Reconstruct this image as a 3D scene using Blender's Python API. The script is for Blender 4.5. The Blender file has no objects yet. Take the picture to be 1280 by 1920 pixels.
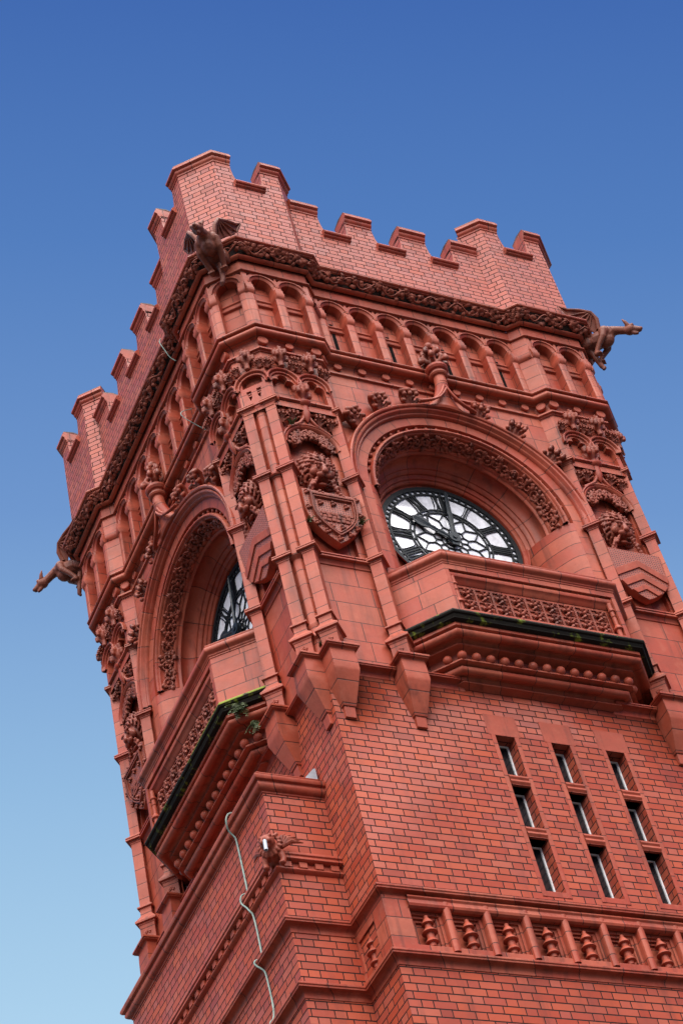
import bpy, bmesh, math, random
from mathutils import Vector, Matrix
from mathutils.geometry import tessellate_polygon
random.seed(11)
S = bpy.context.scene
COL = S.collection
PI = math.pi
rad = math.radians

# ------------------------------------------------------------------ camera
cam_d = bpy.data.cameras.new('camera')
cam = bpy.data.objects.new('camera', cam_d)
COL.objects.link(cam)
R = Matrix(((0.90236573, -0.16791306, -0.39691471),
            (-0.38715273, -0.72044158, -0.57539265),
            (-0.18933792, 0.67288122, -0.71510979)))
M4 = R.to_4x4()
M4.translation = Vector((-12.96488991, -20.45133502, -27.39330106))
cam.matrix_world = M4
cam_d.sensor_fit = 'HORIZONTAL'
cam_d.sensor_width = 36.0
cam_d.lens = 36.0 * 0.9407 * 4000 / 1280
cam_d.clip_start = 0.1
cam_d.clip_end = 5000
S.camera = cam

# ------------------------------------------------------------------ light
SUN_AZ = Vector((-0.52, -0.85, 0)).normalized()   # where the light comes from
SUN_EL = rad(57)
w = bpy.data.worlds.new("World")
S.world = w
w.use_nodes = True
nt = w.node_tree
for n in list(nt.nodes):
    nt.nodes.remove(n)
wo = nt.nodes.new('ShaderNodeOutputWorld')
bg = nt.nodes.new('ShaderNodeBackground')
sky = nt.nodes.new('ShaderNodeTexSky')
sky.sky_type = 'NISHITA'
sky.sun_disc = False
sky.sun_elevation = SUN_EL
sky.sun_rotation = math.atan2(SUN_AZ.x, SUN_AZ.y)
sky.air_density = 1.0
sky.dust_density = 0.6
sky.ozone_density = 2.0
bg.inputs['Strength'].default_value = 0.10
# the sky deepens towards a dark pole high up behind the viewer's shoulder and pales towards the far horizon
tc = nt.nodes.new('ShaderNodeTexCoord')
dt = nt.nodes.new('ShaderNodeVectorMath'); dt.operation = 'DOT_PRODUCT'
dt.inputs[1].default_value = (-0.168, -0.720, 0.673)
nt.links.new(tc.outputs['Generated'], dt.inputs[0])
mr = nt.nodes.new('ShaderNodeMapRange'); mr.clamp = True
for i_, v_ in enumerate((-0.27, 0.27, 0.0, 1.0)):
    mr.inputs[i_ + 1].default_value = v_
nt.links.new(dt.outputs['Value'], mr.inputs[0])
cr_ = nt.nodes.new('ShaderNodeValToRGB')
el = cr_.color_ramp.elements
def lin(c): return tuple((x / 255 / 12.92 if x < 10 else ((x / 255 + .055) / 1.055) ** 2.4) for x in c) + (1,)
el[0].position = 0.0; el[0].color = lin((186, 224, 249))
el[1].position = 1.0; el[1].color = lin((56, 100, 178))
for p_, c_ in ((.25, (152, 194, 233)), (.5, (114, 156, 213)), (.75, (82, 128, 196))):
    e_ = el.new(p_); e_.color = lin(c_)
nt.links.new(mr.outputs[0], cr_.inputs[0])
sc_ = nt.nodes.new('ShaderNodeVectorMath'); sc_.operation = 'SCALE'; sc_.inputs[3].default_value = 4.45
nt.links.new(cr_.outputs[0], sc_.inputs[0])
mx = nt.nodes.new('ShaderNodeMix'); mx.data_type = 'RGBA'; mx.inputs[0].default_value = 0.92
nt.links.new(sky.outputs[0], mx.inputs[6]); nt.links.new(sc_.outputs[0], mx.inputs[7])
nt.links.new(mx.outputs[2], bg.inputs[0])
nt.links.new(bg.outputs[0], wo.inputs[0])
sd = bpy.data.lights.new('sun', 'SUN')
sd.energy = 5.0
sd.angle = rad(88)
sd.color = (1.0, 0.95, 0.88)
sun = bpy.data.objects.new('sun', sd)
COL.objects.link(sun)
dirv = Vector((SUN_AZ.x * math.cos(SUN_EL), SUN_AZ.y * math.cos(SUN_EL), math.sin(SUN_EL)))
sun.rotation_euler = dirv.to_track_quat('Z', 'Y').to_euler()
sun.location = dirv * 60
vs = S.view_settings
vs.view_transform = 'Standard'
vs.look = 'None'
vs.exposure = 1.08
vs.gamma = 1.0
vs.use_curve_mapping = False
S.cycles.diffuse_bounces = 2

# ------------------------------------------------------------------ materials
class NT:
    """tiny node helper"""
    def __init__(s, name):
        s.m = bpy.data.materials.new(name)
        s.m.use_nodes = True
        s.t = s.m.node_tree
        for n in list(s.t.nodes):
            s.t.nodes.remove(n)
        s.out = s.t.nodes.new('ShaderNodeOutputMaterial')
        s.b = s.t.nodes.new('ShaderNodeBsdfPrincipled')
        s.t.links.new(s.b.outputs[0], s.out.inputs[0])
    def link(s, a, b):
        s.t.links.new(a, b)
    def val(s, sock, v):
        if hasattr(v, 'is_output') or isinstance(v, bpy.types.NodeSocket):
            s.t.links.new(v, sock)
        else:
            sock.default_value = v
    def math(s, op, a, b=0.0, c=0.0, clamp=False):
        n = s.t.nodes.new('ShaderNodeMath'); n.operation = op; n.use_clamp = clamp
        s.val(n.inputs[0], a); s.val(n.inputs[1], b); s.val(n.inputs[2], c)
        return n.outputs[0]
    def mix(s, f, a, b, blend='MIX'):
        n = s.t.nodes.new('ShaderNodeMix'); n.data_type = 'RGBA'; n.blend_type = blend
        s.val(n.inputs[0], f); s.val(n.inputs[6], a); s.val(n.inputs[7], b)
        return n.outputs[2]
    def pos(s, scale=(1, 1, 1)):
        g = s.t.nodes.new('ShaderNodeNewGeometry')
        if scale == (1, 1, 1):
            return g.outputs['Position']
        v = s.t.nodes.new('ShaderNodeVectorMath'); v.operation = 'MULTIPLY'
        s.link(g.outputs['Position'], v.inputs[0]); v.inputs[1].default_value = scale
        return v.outputs[0]
    def noise(s, scale, detail=3.0, rough=0.55, vec=None):
        n = s.t.nodes.new('ShaderNodeTexNoise')
        n.inputs['Scale'].default_value = scale
        n.inputs['Detail'].default_value = detail
        n.inputs['Roughness'].default_value = rough
        s.link(vec if vec is not None else s.pos(), n.inputs['Vector'])
        return n.outputs[0]
    def rng(s, x, a, b, c, d):
        n = s.t.nodes.new('ShaderNodeMapRange'); n.clamp = True
        s.val(n.inputs[0], x)
        for i, v in enumerate((a, b, c, d)):
            n.inputs[i + 1].default_value = v
        return n.outputs[0]
    def white(s, x, y):
        c = s.t.nodes.new('ShaderNodeCombineXYZ'); s.val(c.inputs[0], x); s.val(c.inputs[1], y)
        n = s.t.nodes.new('ShaderNodeTexWhiteNoise'); n.noise_dimensions = '3D'
        s.link(c.outputs[0], n.inputs[0])
        return n.outputs[0]
    def uv(s):
        n = s.t.nodes.new('ShaderNodeUVMap'); n.uv_map = 'UVMap'
        p = s.t.nodes.new('ShaderNodeSeparateXYZ'); s.link(n.outputs[0], p.inputs[0])
        return p.outputs[0], p.outputs[1]
    def bump(s, h, strength, dist, bevel=0.0):
        n = s.t.nodes.new('ShaderNodeBump')
        n.inputs['Strength'].default_value = strength
        n.inputs['Distance'].default_value = dist
        s.val(n.inputs['Height'], h)
        if bevel:
            bv = s.t.nodes.new('ShaderNodeBevel'); bv.samples = 3
            bv.inputs['Radius'].default_value = bevel
            s.link(bv.outputs[0], n.inputs['Normal'])
        s.link(n.outputs[0], s.b.inputs['Normal'])
    def hsv(s, col, h=0.5, sat=1.0, v=1.0):
        n = s.t.nodes.new('ShaderNodeHueSaturation')
        s.val(n.inputs['Hue'], h); s.val(n.inputs['Saturation'], sat); s.val(n.inputs['Value'], v)
        s.val(n.inputs['Color'], col)
        return n.outputs[0]

TC = (0.345, 0.064, 0.034, 1)
def joint_line(m, x, half):
    """1 on a joint where fract(x) is within half of 0"""
    f = m.math('FRACT', x)
    d = m.math('MINIMUM', f, m.math('SUBTRACT', 1.0, f))
    return d

def brick_mat(name='glazed_red_brick', base=TC):
    m = NT(name)
    u, v = m.uv()
    H = 0.1333; P = 0.556
    r = m.math('DIVIDE', v, H)
    row = m.math('FLOOR', r)
    par = m.math('MODULO', m.math('ADD', row, 4000.0), 2.0)
    jit = m.math('MULTIPLY', m.math('SUBTRACT', m.white(row, 3.3), 0.5), 0.03)
    uu = m.math('ADD', m.math('ADD', m.math('DIVIDE', u, P), m.math('MULTIPLY', par, 0.5)), jit)
    cell = m.math('FLOOR', uu)
    f = m.math('FRACT', uu)
    isH = m.math('GREATER_THAN', f, 0.66)
    # distance (in units) to nearest vertical joint
    d1 = m.math('MINIMUM', f, m.math('SUBTRACT', 1.0, f))
    d2 = m.math('ABSOLUTE', m.math('SUBTRACT', f, 0.66))
    du = m.math('MULTIPLY', m.math('MINIMUM', d1, d2), P)
    fr = m.math('FRACT', r)
    dv = m.math('MULTIPLY', m.math('MINIMUM', fr, m.math('SUBTRACT', 1.0, fr)), H)
    wob = m.math('MULTIPLY', m.math('SUBTRACT', m.noise(9.0, 2.0), 0.5), 0.006)
    d = m.math('ADD', m.math('MINIMUM', m.math('MULTIPLY', du, 1.25), dv), wob)
    joint = m.rng(d, 0.0080, 0.0125, 1.0, 0.0)
    idu = m.math('ADD', m.math('MULTIPLY', cell, 2.0), isH)
    rnd = m.white(idu, row)
    rnd2 = m.white(row, m.math('ADD', idu, 77.7))
    col = m.hsv(base, m.rng(rnd2, 0, 1, 0.497, 0.5025), m.rng(rnd, 0, 1, 0.97, 1.03), m.rng(rnd2, 0, 1, 0.88, 1.08))
    dk = m.math('GREATER_THAN', rnd, 0.93)
    col = m.mix(m.math('MULTIPLY', dk, 0.42), col, (0.15, 0.040, 0.038, 1))
    lt = m.math('LESS_THAN', rnd, 0.10)
    col = m.mix(m.math('MULTIPLY', lt, 0.18), col, (0.37, 0.12, 0.085, 1))
    n1 = m.noise(1.1, 4.0, 0.6)
    col = m.mix(m.rng(n1, 0.45, 0.75, 0.0, 0.32), col, (0.17, 0.045, 0.028, 1))
    n2 = m.noise(26.0, 3.0, 0.7)
    col = m.mix(m.rng(n2, 0.55, 0.8, 0.0, 0.35), col, (0.20, 0.052, 0.024, 1))
    st = m.noise(1.0, 3.0, 0.6, m.pos((4.0, 4.0, 0.35)))
    col = m.mix(m.rng(st, 0.54, 0.74, 0.0, 0.42), col, (0.12, 0.035, 0.028, 1))
    col = m.mix(joint, col, (0.020, 0.010, 0.009, 1))
    m.link(col, m.b.inputs['Base Color'])
    m.val(m.b.inputs['Roughness'], m.math('ADD', m.rng(rnd2, 0, 1, 0.38, 0.52), m.math('MULTIPLY', joint, 0.4)))
    m.b.inputs['Specular IOR Level'].default_value = 0.16
    h = m.math('ADD', m.math('MULTIPLY', joint, -1.0), m.math('MULTIPLY', m.noise(11.0, 3.0), 0.35))
    h = m.math('ADD', h, m.math('MULTIPLY', rnd, 0.25))
    m.bump(h, 0.55, 0.012)
    return m.m

def tc_mat(name, mode, base=TC, pu=0.62, pv=0.33, grime=0.42, rough=0.40, bevel=0.016, carve=0.0):
    m = NT(name)
    rnd = 0.5
    joint = None
    if mode:
        u, v = m.uv()
        wob = m.math('MULTIPLY', m.math('SUBTRACT', m.noise(6.0, 2.0), 0.5), 0.006)
        if mode == 'block':
            r = m.math('DIVIDE', v, pv); row = m.math('FLOOR', r)
            uu = m.math('ADD', m.math('DIVIDE', u, pu), m.math('MULTIPLY', m.white(row, 1.7), 1.0))
            cell = m.math('FLOOR', uu)
            fu = m.math('FRACT', uu); fv = m.math('FRACT', r)
            du = m.math('MULTIPLY', m.math('MINIMUM', fu, m.math('SUBTRACT', 1.0, fu)), pu)
            dv = m.math('MULTIPLY', m.math('MINIMUM', fv, m.math('SUBTRACT', 1.0, fv)), pv)
            d = m.math('MINIMUM', du, dv)
            rnd = m.white(cell, row)
        elif mode == 'v':
            r = m.math('DIVIDE', v, pv); row = m.math('FLOOR', r); fv = m.math('FRACT', r)
            d = m.math('MULTIPLY', m.math('MINIMUM', fv, m.math('SUBTRACT', 1.0, fv)), pv)
            rnd = m.white(row, 4.4)
        else:
            r = m.math('DIVIDE', u, pu); row = m.math('FLOOR', r); fu = m.math('FRACT', r)
            d = m.math('MULTIPLY', m.math('MINIMUM', fu, m.math('SUBTRACT', 1.0, fu)), pu)
            rnd = m.white(row, 8.1)
        d = m.math('ADD', d, wob)
        joint = m.rng(d, 0.0055, 0.0100, 1.0, 0.0)
        col = m.hsv(base, m.rng(rnd, 0, 1, 0.496, 0.504), m.rng(rnd, 0, 1, 1.03, 0.97), m.rng(rnd, 0, 1, 0.88, 1.08))
    else:
        col = m.hsv(base, 0.5, 1.0, 1.0)
    n1 = m.noise(1.3, 5.0, 0.62)
    col = m.mix(m.rng(n1, 0.42, 0.72, 0.0, grime * 1.3), col, (0.15, 0.037, 0.02, 1))
    n2 = m.noise(17.0, 4.0, 0.7)
    col = m.mix(m.rng(n2, 0.52, 0.78, 0.0, 0.35), col, (0.20, 0.047, 0.021, 1))
    n3 = m.noise(5.0, 4.0, 0.65)
    col = m.mix(m.rng(n3, 0.52, 0.78, 0.0, 0.45), col, (0.40, 0.125, 0.080, 1))
    st = m.noise(1.0, 3.0, 0.6, m.pos((5.0, 5.0, 0.4)))
    col = m.mix(m.rng(st, 0.53, 0.72, 0.0, grime * 1.35), col, (0.085, 0.024, 0.017, 1))
    sp = m.noise(55.0, 2.0, 0.5)
    col = m.mix(m.rng(sp, 0.66, 0.74, 0.0, 0.5), col, (0.10, 0.035, 0.025, 1))
    h = m.math('MULTIPLY', m.noise(14.0, 4.0), 0.4 + carve)
    if joint is not None:
        col = m.mix(m.math('MULTIPLY', joint, 0.88), col, (0.035, 0.014, 0.011, 1))
        h = m.math('ADD', h, m.math('MULTIPLY', joint, -1.0))
    m.link(col, m.b.inputs['Base Color'])
    m.val(m.b.inputs['Roughness'], m.rng(n3, 0.3, 0.7, rough + 0.02, rough + 0.2))
    m.b.inputs['Specular IOR Level'].default_value = 0.22
    m.bump(h, 0.45, 0.012, bevel)
    return m.m

def plain_mat(name, col, rough=0.5, metal=0.0, spots=None, spec=0.5, bump=0.3, coat=0.0):
    m = NT(name)
    c = m.hsv(col, 0.5, 1.0, m.rng(m.noise(7.0, 4.0), 0.3, 0.7, 0.8, 1.2))
    if spots:
        c = m.mix(m.rng(m.noise(spots[1], 4.0, 0.65), spots[2], spots[3], 0.0, 1.0), c, spots[0])
    m.link(c, m.b.inputs['Base Color'])
    m.b.inputs['Roughness'].default_value = rough
    m.b.inputs['Metallic'].default_value = metal
    m.b.inputs['Specular IOR Level'].default_value = spec
    m.b.inputs['Coat Weight'].default_value = coat
    m.bump(m.noise(24.0, 4.0), bump, 0.01)
    return m.m

BRICK = brick_mat()
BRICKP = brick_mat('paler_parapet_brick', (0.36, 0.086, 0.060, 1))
TCB = tc_mat('terracotta_blocks', 'block')
TCBIG = tc_mat('terracotta_large_blocks', 'block', pu=0.78, pv=0.44)
TCV = tc_mat('terracotta_courses', 'v', pv=0.34)
TCU = tc_mat('terracotta_moulding', 'u', pu=0.74, rough=0.36)
TCVS = tc_mat('terracotta_voussoirs', 'u', pu=0.46)
TCP = tc_mat('terracotta_plain', None)
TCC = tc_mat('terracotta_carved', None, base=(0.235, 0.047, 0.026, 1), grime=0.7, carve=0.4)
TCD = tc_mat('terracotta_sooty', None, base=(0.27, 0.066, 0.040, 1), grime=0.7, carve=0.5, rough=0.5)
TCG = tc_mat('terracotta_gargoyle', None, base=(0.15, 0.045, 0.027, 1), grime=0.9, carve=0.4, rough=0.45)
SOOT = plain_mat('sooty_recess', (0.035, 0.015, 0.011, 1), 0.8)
MOSS = plain_mat('mossy_ledge', (0.010, 0.008, 0.006, 1), 0.8, spec=0.15, spots=((0.16, 0.20, 0.02, 1), 4.0, 0.56, 0.70), bump=0.6)
MOSSY = plain_mat('bright_moss', (0.19, 0.23, 0.02, 1), 0.85, spots=((0.03, 0.03, 0.012, 1), 7.0, 0.5, 0.62), bump=0.9)
SLIT = plain_mat('dark_opening', (0.006, 0.005, 0.005, 1), 0.9, spec=0.05)
LEAD = plain_mat('dark_lead', (0.022, 0.018, 0.018, 1), 0.6)
IRON = plain_mat('painted_iron', (0.007, 0.010, 0.012, 1), 0.5, bump=0.1, spec=0.25)
HANDM = plain_mat('hand_paint', (0.010, 0.016, 0.022, 1), 0.42, bump=0.1, spec=0.3)
OPAL = plain_mat('opal_glass', (0.80, 0.81, 0.86, 1), 0.12, bump=0.03, coat=0.6)
PANE = plain_mat('dark_glass', (0.008, 0.009, 0.012, 1), 0.06, bump=0.02, spec=0.6)
WHITE = plain_mat('white_paint', (0.72, 0.73, 0.74, 1), 0.5)
COPPER = plain_mat('verdigris_copper', (0.22, 0.31, 0.27, 1), 0.55, spots=((0.07, 0.09, 0.08, 1), 9.0, 0.5, 0.68))
ZINC = plain_mat('zinc_sheet', (0.34, 0.37, 0.41, 1), 0.5)
LEAF = plain_mat('fern_leaf', (0.055, 0.085, 0.028, 1), 0.55, spots=((0.13, 0.15, 0.06, 1), 20.0, 0.5, 0.7))
GROUND = plain_mat('paving', (0.04, 0.038, 0.036, 1), 0.85)

# ------------------------------------------------------------------ mesh helpers
class MB:
    def __init__(s):
        s.v = []; s.f = []; s.uv = []
    def face(s, pts, uv=None):
        i0 = len(s.v)
        s.v += [Vector(p) for p in pts]
        s.f.append(list(range(i0, i0 + len(pts)))); s.uv.append(uv)
    def grid(s, rows, closed=False, uvs=None):
        """rows: list of lists of points, shared verts"""
        i0 = len(s.v); n = len(rows[0])
        for r in rows:
            s.v += [Vector(p) for p in r]
        for a in range(len(rows) - 1):
            for b in range(n if closed else n - 1):
                c = (b + 1) % n
                s.f.append([i0 + a * n + b, i0 + a * n + c, i0 + (a + 1) * n + c, i0 + (a + 1) * n + b])
                if uvs:
                    # uvs[a][b]; closed wraps need an extra column
                    s.uv.append([uvs[a][b], uvs[a][b + 1], uvs[a + 1][b + 1], uvs[a + 1][b]])
                else:
                    s.uv.append(None)
    def add(s, o):
        i0 = len(s.v)
        s.v += o.v; s.f += [[i + i0 for i in f] for f in o.f]; s.uv += o.uv
    def moved(s, mat):
        o = MB(); o.v = [mat @ v for v in s.v]; o.f = [list(f) for f in s.f]; o.uv = list(s.uv)
        return o
    def mesh(s, name, mat, ang=38, weld=0.0004):
        me = bpy.data.meshes.new(name)
        bm = bmesh.new()
        uvl = bm.loops.layers.uv.new('UVMap')
        vs_ = [bm.verts.new(v) for v in s.v]
        for f, uv in zip(s.f, s.uv):
            try:
                fc = bm.faces.new([vs_[i] for i in f])
            except ValueError:
                continue
            if uv:
                for l, c in zip(fc.loops, uv):
                    l[uvl].uv = c
            else:
                fc.normal_update(); nn = fc.normal
                if abs(nn.z) < 0.75:
                    t = Vector((-nn.y, nn.x, 0)).normalized()
                    if t.x < -0.01 or (abs(t.x) <= 0.01 and t.y > 0): t = -t
                    for l in fc.loops:
                        l[uvl].uv = (l.vert.co.dot(t), l.vert.co.z)
                else:
                    for l in fc.loops:
                        l[uvl].uv = (l.vert.co.x, l.vert.co.y)
        if weld:
            bmesh.ops.remove_doubles(bm, verts=bm.verts, dist=weld)
        bmesh.ops.recalc_face_normals(bm, faces=bm.faces)
        for f in bm.faces: f.smooth = True
        bm.to_mesh(me); bm.free()
        me.set_sharp_from_angle(angle=rad(ang))
        me.materials.append(mat)
        return me

def Q(u, k, z):                       # front face coordinates, origin moved to the tower's axis
    return Vector((u - 4.0, -4.0 - k, z))
class Fr:
    """frame on a vertical plane: u along, k outward, z up"""
    def __init__(s, ox, oy, tx, ty):
        s.o = Vector((ox, oy)); s.t = Vector((tx, ty)).normalized(); s.n = Vector((s.t.y, -s.t.x))
    def __call__(s, u, k, z):
        p = s.o + s.t * u + s.n * k
        return Vector((p.x, p.y, z))
FRONT = Fr(-4, -4, 1, 0)

def box(mb, F, u0, u1, k0, k1, z0, z1):
    a = [F(u0, k0, z0), F(u1, k0, z0), F(u1, k1, z0), F(u0, k1, z0)]
    b = [F(u0, k0, z1), F(u1, k0, z1), F(u1, k1, z1), F(u0, k1, z1)]
    mb.face(a[::-1]); mb.face(b)
    for i in range(4):
        j = (i + 1) % 4
        mb.face([a[i], a[j], b[j], b[i]])

def prism(mb, F, pts, k0, k1, side_uv=False):
    """outline (u,z) extruded from depth k0 to k1 (k1 outward)"""
    tri = tessellate_polygon([[Vector((p[0], p[1], 0)) for p in pts]])
    for t in tri:
        mb.face([F(pts[i][0], k1, pts[i][1]) for i in t])
        mb.face([F(pts[i][0], k0, pts[i][1]) for i in t])
    n = len(pts)
    for i in range(n):
        a, b = pts[i], pts[(i + 1) % n]
        mb.face([F(a[0], k0, a[1]), F(b[0], k0, b[1]), F(b[0], k1, b[1]), F(a[0], k1, a[1])])

def holed(mb, F, outer, holes, k, depth=0.0, back=True, depths=None):
    """wall face with holes; each hole gets reveals (to k-depth) and a back face"""
    loops = [[Vector((p[0], p[1], 0)) for p in outer]] + [[Vector((p[0], p[1], 0)) for p in h] for h in holes]
    flat = [p for l in loops for p in l]
    for t in tessellate_polygon(loops):
        mb.face([F(flat[i].x, k, flat[i].y) for i in t])
    for hi, h in enumerate(holes):
        d = depths[hi] if depths else depth
        if d <= 0: continue
        n = len(h)
        for i in range(n):
            a, b = h[i], h[(i + 1) % n]
            mb.face([F(a[0], k, a[1]), F(b[0], k, b[1]), F(b[0], k - d, b[1]), F(a[0], k - d, a[1])])
        if back:
            for t in tessellate_polygon([[Vector((p[0], p[1], 0)) for p in h]]):
                mb.face([F(h[i][0], k - d, h[i][1]) for i in t])

def arch_pts(c, r, zs, z0, n=14):
    """opening outline: jambs to the springing then a semicircle"""
    p = [(c - r, z0)] + [(c + r * math.cos(PI - PI * i / n), zs + r * math.sin(PI * i / n)) for i in range(n + 1)] + [(c + r, z0)]
    return p

def sweep(mb, path, prof, closed=False, segs=None, caps=True, v0=0.0):
    """mitred sweep along a plan path [(x,y)], profile [(offset outward, z)]"""
    n = len(path)
    P = [Vector(p) for p in path]
    def nrm(i):
        t = (P[(i + 1) % n] - P[i]).normalized()
        return Vector((t.y, -t.x))
    ms = []
    for i in range(n):
        if closed or 0 < i < n - 1:
            a, b = nrm((i - 1) % n), nrm(i)
            m = (a + b) / (1 + a.dot(b))
        elif i == 0: m = nrm(0)
        else: m = nrm(n - 2)
        ms.append(m)
    vl = [0.0]
    for a, b in zip(prof, prof[1:]):
        vl.append(vl[-1] + math.hypot(b[0] - a[0], b[1] - a[1]))
    L = 0.0
    cnt = n if closed else n - 1
    for i in range(cnt):
        j = (i + 1) % n
        sl = (P[j] - P[i]).length
        if segs is None or i in segs:
            A = [(P[i] + ms[i] * o) for o, z in prof]; B = [(P[j] + ms[j] * o) for o, z in prof]
            ra = [Vector((p.x, p.y, z)) for p, (o, z) in zip(A, prof)]
            rb = [Vector((p.x, p.y, z)) for p, (o, z) in zip(B, prof)]
            mb.grid([ra, rb], uvs=[[(L, v0 + v) for v in vl], [(L + sl, v0 + v) for v in vl]])
            if caps and not closed:
                if i == 0: mb.face(ra)
                if i == cnt - 1: mb.face(rb)
        L += sl

def arcsweep(mb, F, c, zc, prof, a0, a1, n=48, jamb=None):
    """profile [(R,k)] revolved about the axis through (c,zc) normal to the wall; jamb = z to run straight down to"""
    rows = []; uvs = []; L = 0
    vl = [0.0]
    for a, b in zip(prof, prof[1:]):
        vl.append(vl[-1] + math.hypot(b[0] - a[0], b[1] - a[1]))
    Rm = max(p[0] for p in prof)
    def row(f, l):
        rows.append([f(p) for p in prof]); uvs.append([(l, v) for v in vl])
    if jamb is not None:
        row(lambda p: F(c - p[0], p[1], jamb), zc and -(zc - jamb) or 0.0)
    for i in range(n + 1):
        a = a0 + (a1 - a0) * i / n
        row(lambda p: F(c + p[0] * math.cos(a), p[1], zc + p[0] * math.sin(a)), abs(a - a0) * Rm)
    if jamb is not None:
        row(lambda p: F(c + p[0], p[1], jamb), abs(a1 - a0) * Rm + (zc - jamb))
    mb.grid(rows, uvs=uvs)

def lathe(mb, P, prof, n=12, axis=None):
    """profile [(r, h)] about an axis through P (default z)"""
    ax = Vector(axis).normalized() if axis else Vector((0, 0, 1))
    e1 = ax.orthogonal().normalized(); e2 = ax.cross(e1)
    P = Vector(P)
    rows = []; uvs = []
    for r, h in prof:
        rows.append([P + ax * h + (e1 * math.cos(2 * PI * i / n) + e2 * math.sin(2 * PI * i / n)) * r for i in range(n)])
        uvs.append([(i / n, (P + ax * h).z) for i in range(n + 1)])
    mb.grid(rows, closed=True, uvs=uvs)
    for rw in (rows[0], rows[-1]):
        mb.face(rw)

def ball(mb, c, r, seg=10, rings=6, sc=(1, 1, 1), rot=None):
    c = Vector(c); rows = []
    for i in range(rings + 1):
        a = PI * i / rings
        rr = max(math.sin(a), 0.001)
        row = []
        for j in range(seg):
            b = 2 * PI * j / seg
            p = Vector((rr * math.cos(b) * sc[0], rr * math.sin(b) * sc[1], math.cos(a) * sc[2])) * r
            if rot: p = rot @ p
            row.append(c + p)
        rows.append(row)
    mb.grid(rows, closed=True)

def tube(mb, pts, radii, n=7, cap=True):
    pts = [Vector(p) for p in pts]
    if not isinstance(radii, (list, tuple)): radii = [radii] * len(pts)
    rows = []; e1 = None
    for i, p in enumerate(pts):
        t = (pts[min(i + 1, len(pts) - 1)] - pts[max(i - 1, 0)]).normalized()
        if e1 is None: e1 = t.orthogonal().normalized()
        e1 = (e1 - t * e1.dot(t))
        e1 = e1.normalized() if e1.length > 1e-6 else t.orthogonal().normalized()
        e2 = t.cross(e1)
        rows.append([p + (e1 * math.cos(2 * PI * j / n) + e2 * math.sin(2 * PI * j / n)) * radii[i] for j in range(n)])
    mb.grid(rows, closed=True)
    if cap:
        mb.face(rows[0]); mb.face(rows[-1])

def spiral(c, e1, e2, r0, r1, a0, turns, n=14):
    c = Vector(c); out = []
    for i in range(n + 1):
        t = i / n; a = a0 + turns * 2 * PI * t; r = r0 + (r1 - r0) * t
        out.append(c + (e1 * math.cos(a) + e2 * math.sin(a)) * r)
    return out

def leaf(mb, base, d, up, L, W, curl=0.5, lobes=3):
    """small carved leaf: lobed blade, arched away from its bed along `up`"""
    base = Vector(base); d = Vector(d).normalized(); up = Vector(up).normalized()
    side = d.cross(up).normalized()
    N = 2 * lobes + 1
    rows = []
    for i in range(N + 1):
        t = i / N
        w_ = W * (math.sin(PI * (0.12 + 0.88 * t)) * (0.72 + 0.42 * (i % 2)))
        h = curl * L * math.sin(PI * t * 0.9)
        p = base + d * (L * t) + up * h
        rows.append([p - side * w_ - up * W * 0.35, p + up * W * 0.10, p + side * w_ - up * W * 0.35])
    mb.grid(rows)
    mb.grid([[q - up * 0.03 for q in r] for r in rows])

def sculpt(name, fn, voxel, mat, smooth=4):
    """fuse overlapping closed blobs into one carved surface"""
    mb = MB(); fn(mb)
    me = mb.mesh(name + '_raw', mat, weld=0)
    ob = bpy.data.objects.new(name + '_raw', me); COL.objects.link(ob)
    r = ob.modifiers.new('r', 'REMESH'); r.mode = 'VOXEL'; r.voxel_size = voxel
    if smooth:
        s_ = ob.modifiers.new('s', 'SMOOTH'); s_.factor = 0.5; s_.iterations = smooth
    dg = bpy.context.evaluated_depsgraph_get()
    out = bpy.data.meshes.new_from_object(ob.evaluated_get(dg))
    out.name = name
    for p in out.polygons: p.use_smooth = True
    bpy.data.objects.remove(ob); bpy.data.meshes.remove(me)
    out.materials.clear(); out.materials.append(mat)
    return out

# ------------------------------------------------------------------ object helpers
ZG = -30.0
def link(name, me, parent=None):
    o = bpy.data.objects.new(name, me); COL.objects.link(o)
    if parent: o.parent = parent
    return o
def thing(name, label, cat, loc=(0, 0, 0), rz=0.0, group=None):
    o = link(name, None); o.location = loc; o.rotation_euler = (0, 0, rz)
    o.empty_display_size = 0.3
    o['label'] = label; o['category'] = cat
    if group: o['group'] = group
    return o
def tag(o, label, cat, group=None):
    o['label'] = label; o['category'] = cat
    if group: o['group'] = group
    return o

TOWER = thing('clock_tower', 'tall red terracotta and brick clock tower with battlements, two clock faces and carved balconies', 'clock tower', (4, 4, ZG))
def part(name, me, sides=(0, 1), parent=None, off=None, label=None):
    """a part of the tower on the front face (0) and/or the same mesh turned to the left face (1)"""
    out = {}
    for s in sides:
        if parent:
            o = link(name, me, parent[s])
        else:
            o = link(name, me, TOWER)
            o.location = (0, 0, -ZG); o.rotation_euler = (0, 0, -PI / 2 * s)
        if off: o.location = Vector(o.location) + Vector(off)
        if label: o['label'] = label
        out[s] = o
    return out
def place(name, me, mat4, sides=(0, 1), parent=None):
    """a shared mesh put at mat4 (front face, tower axes) and turned for the left face"""
    out = {}
    for s in sides:
        if parent:
            o = link(name, me, parent[s]); o.matrix_local = mat4
        else:
            o = link(name, me, TOWER)
            o.matrix_local = Matrix.Translation((0, 0, -ZG)) @ Matrix.Rotation(-PI / 2 * s, 4, 'Z') @ mat4
        out[s] = o
    return out
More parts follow.
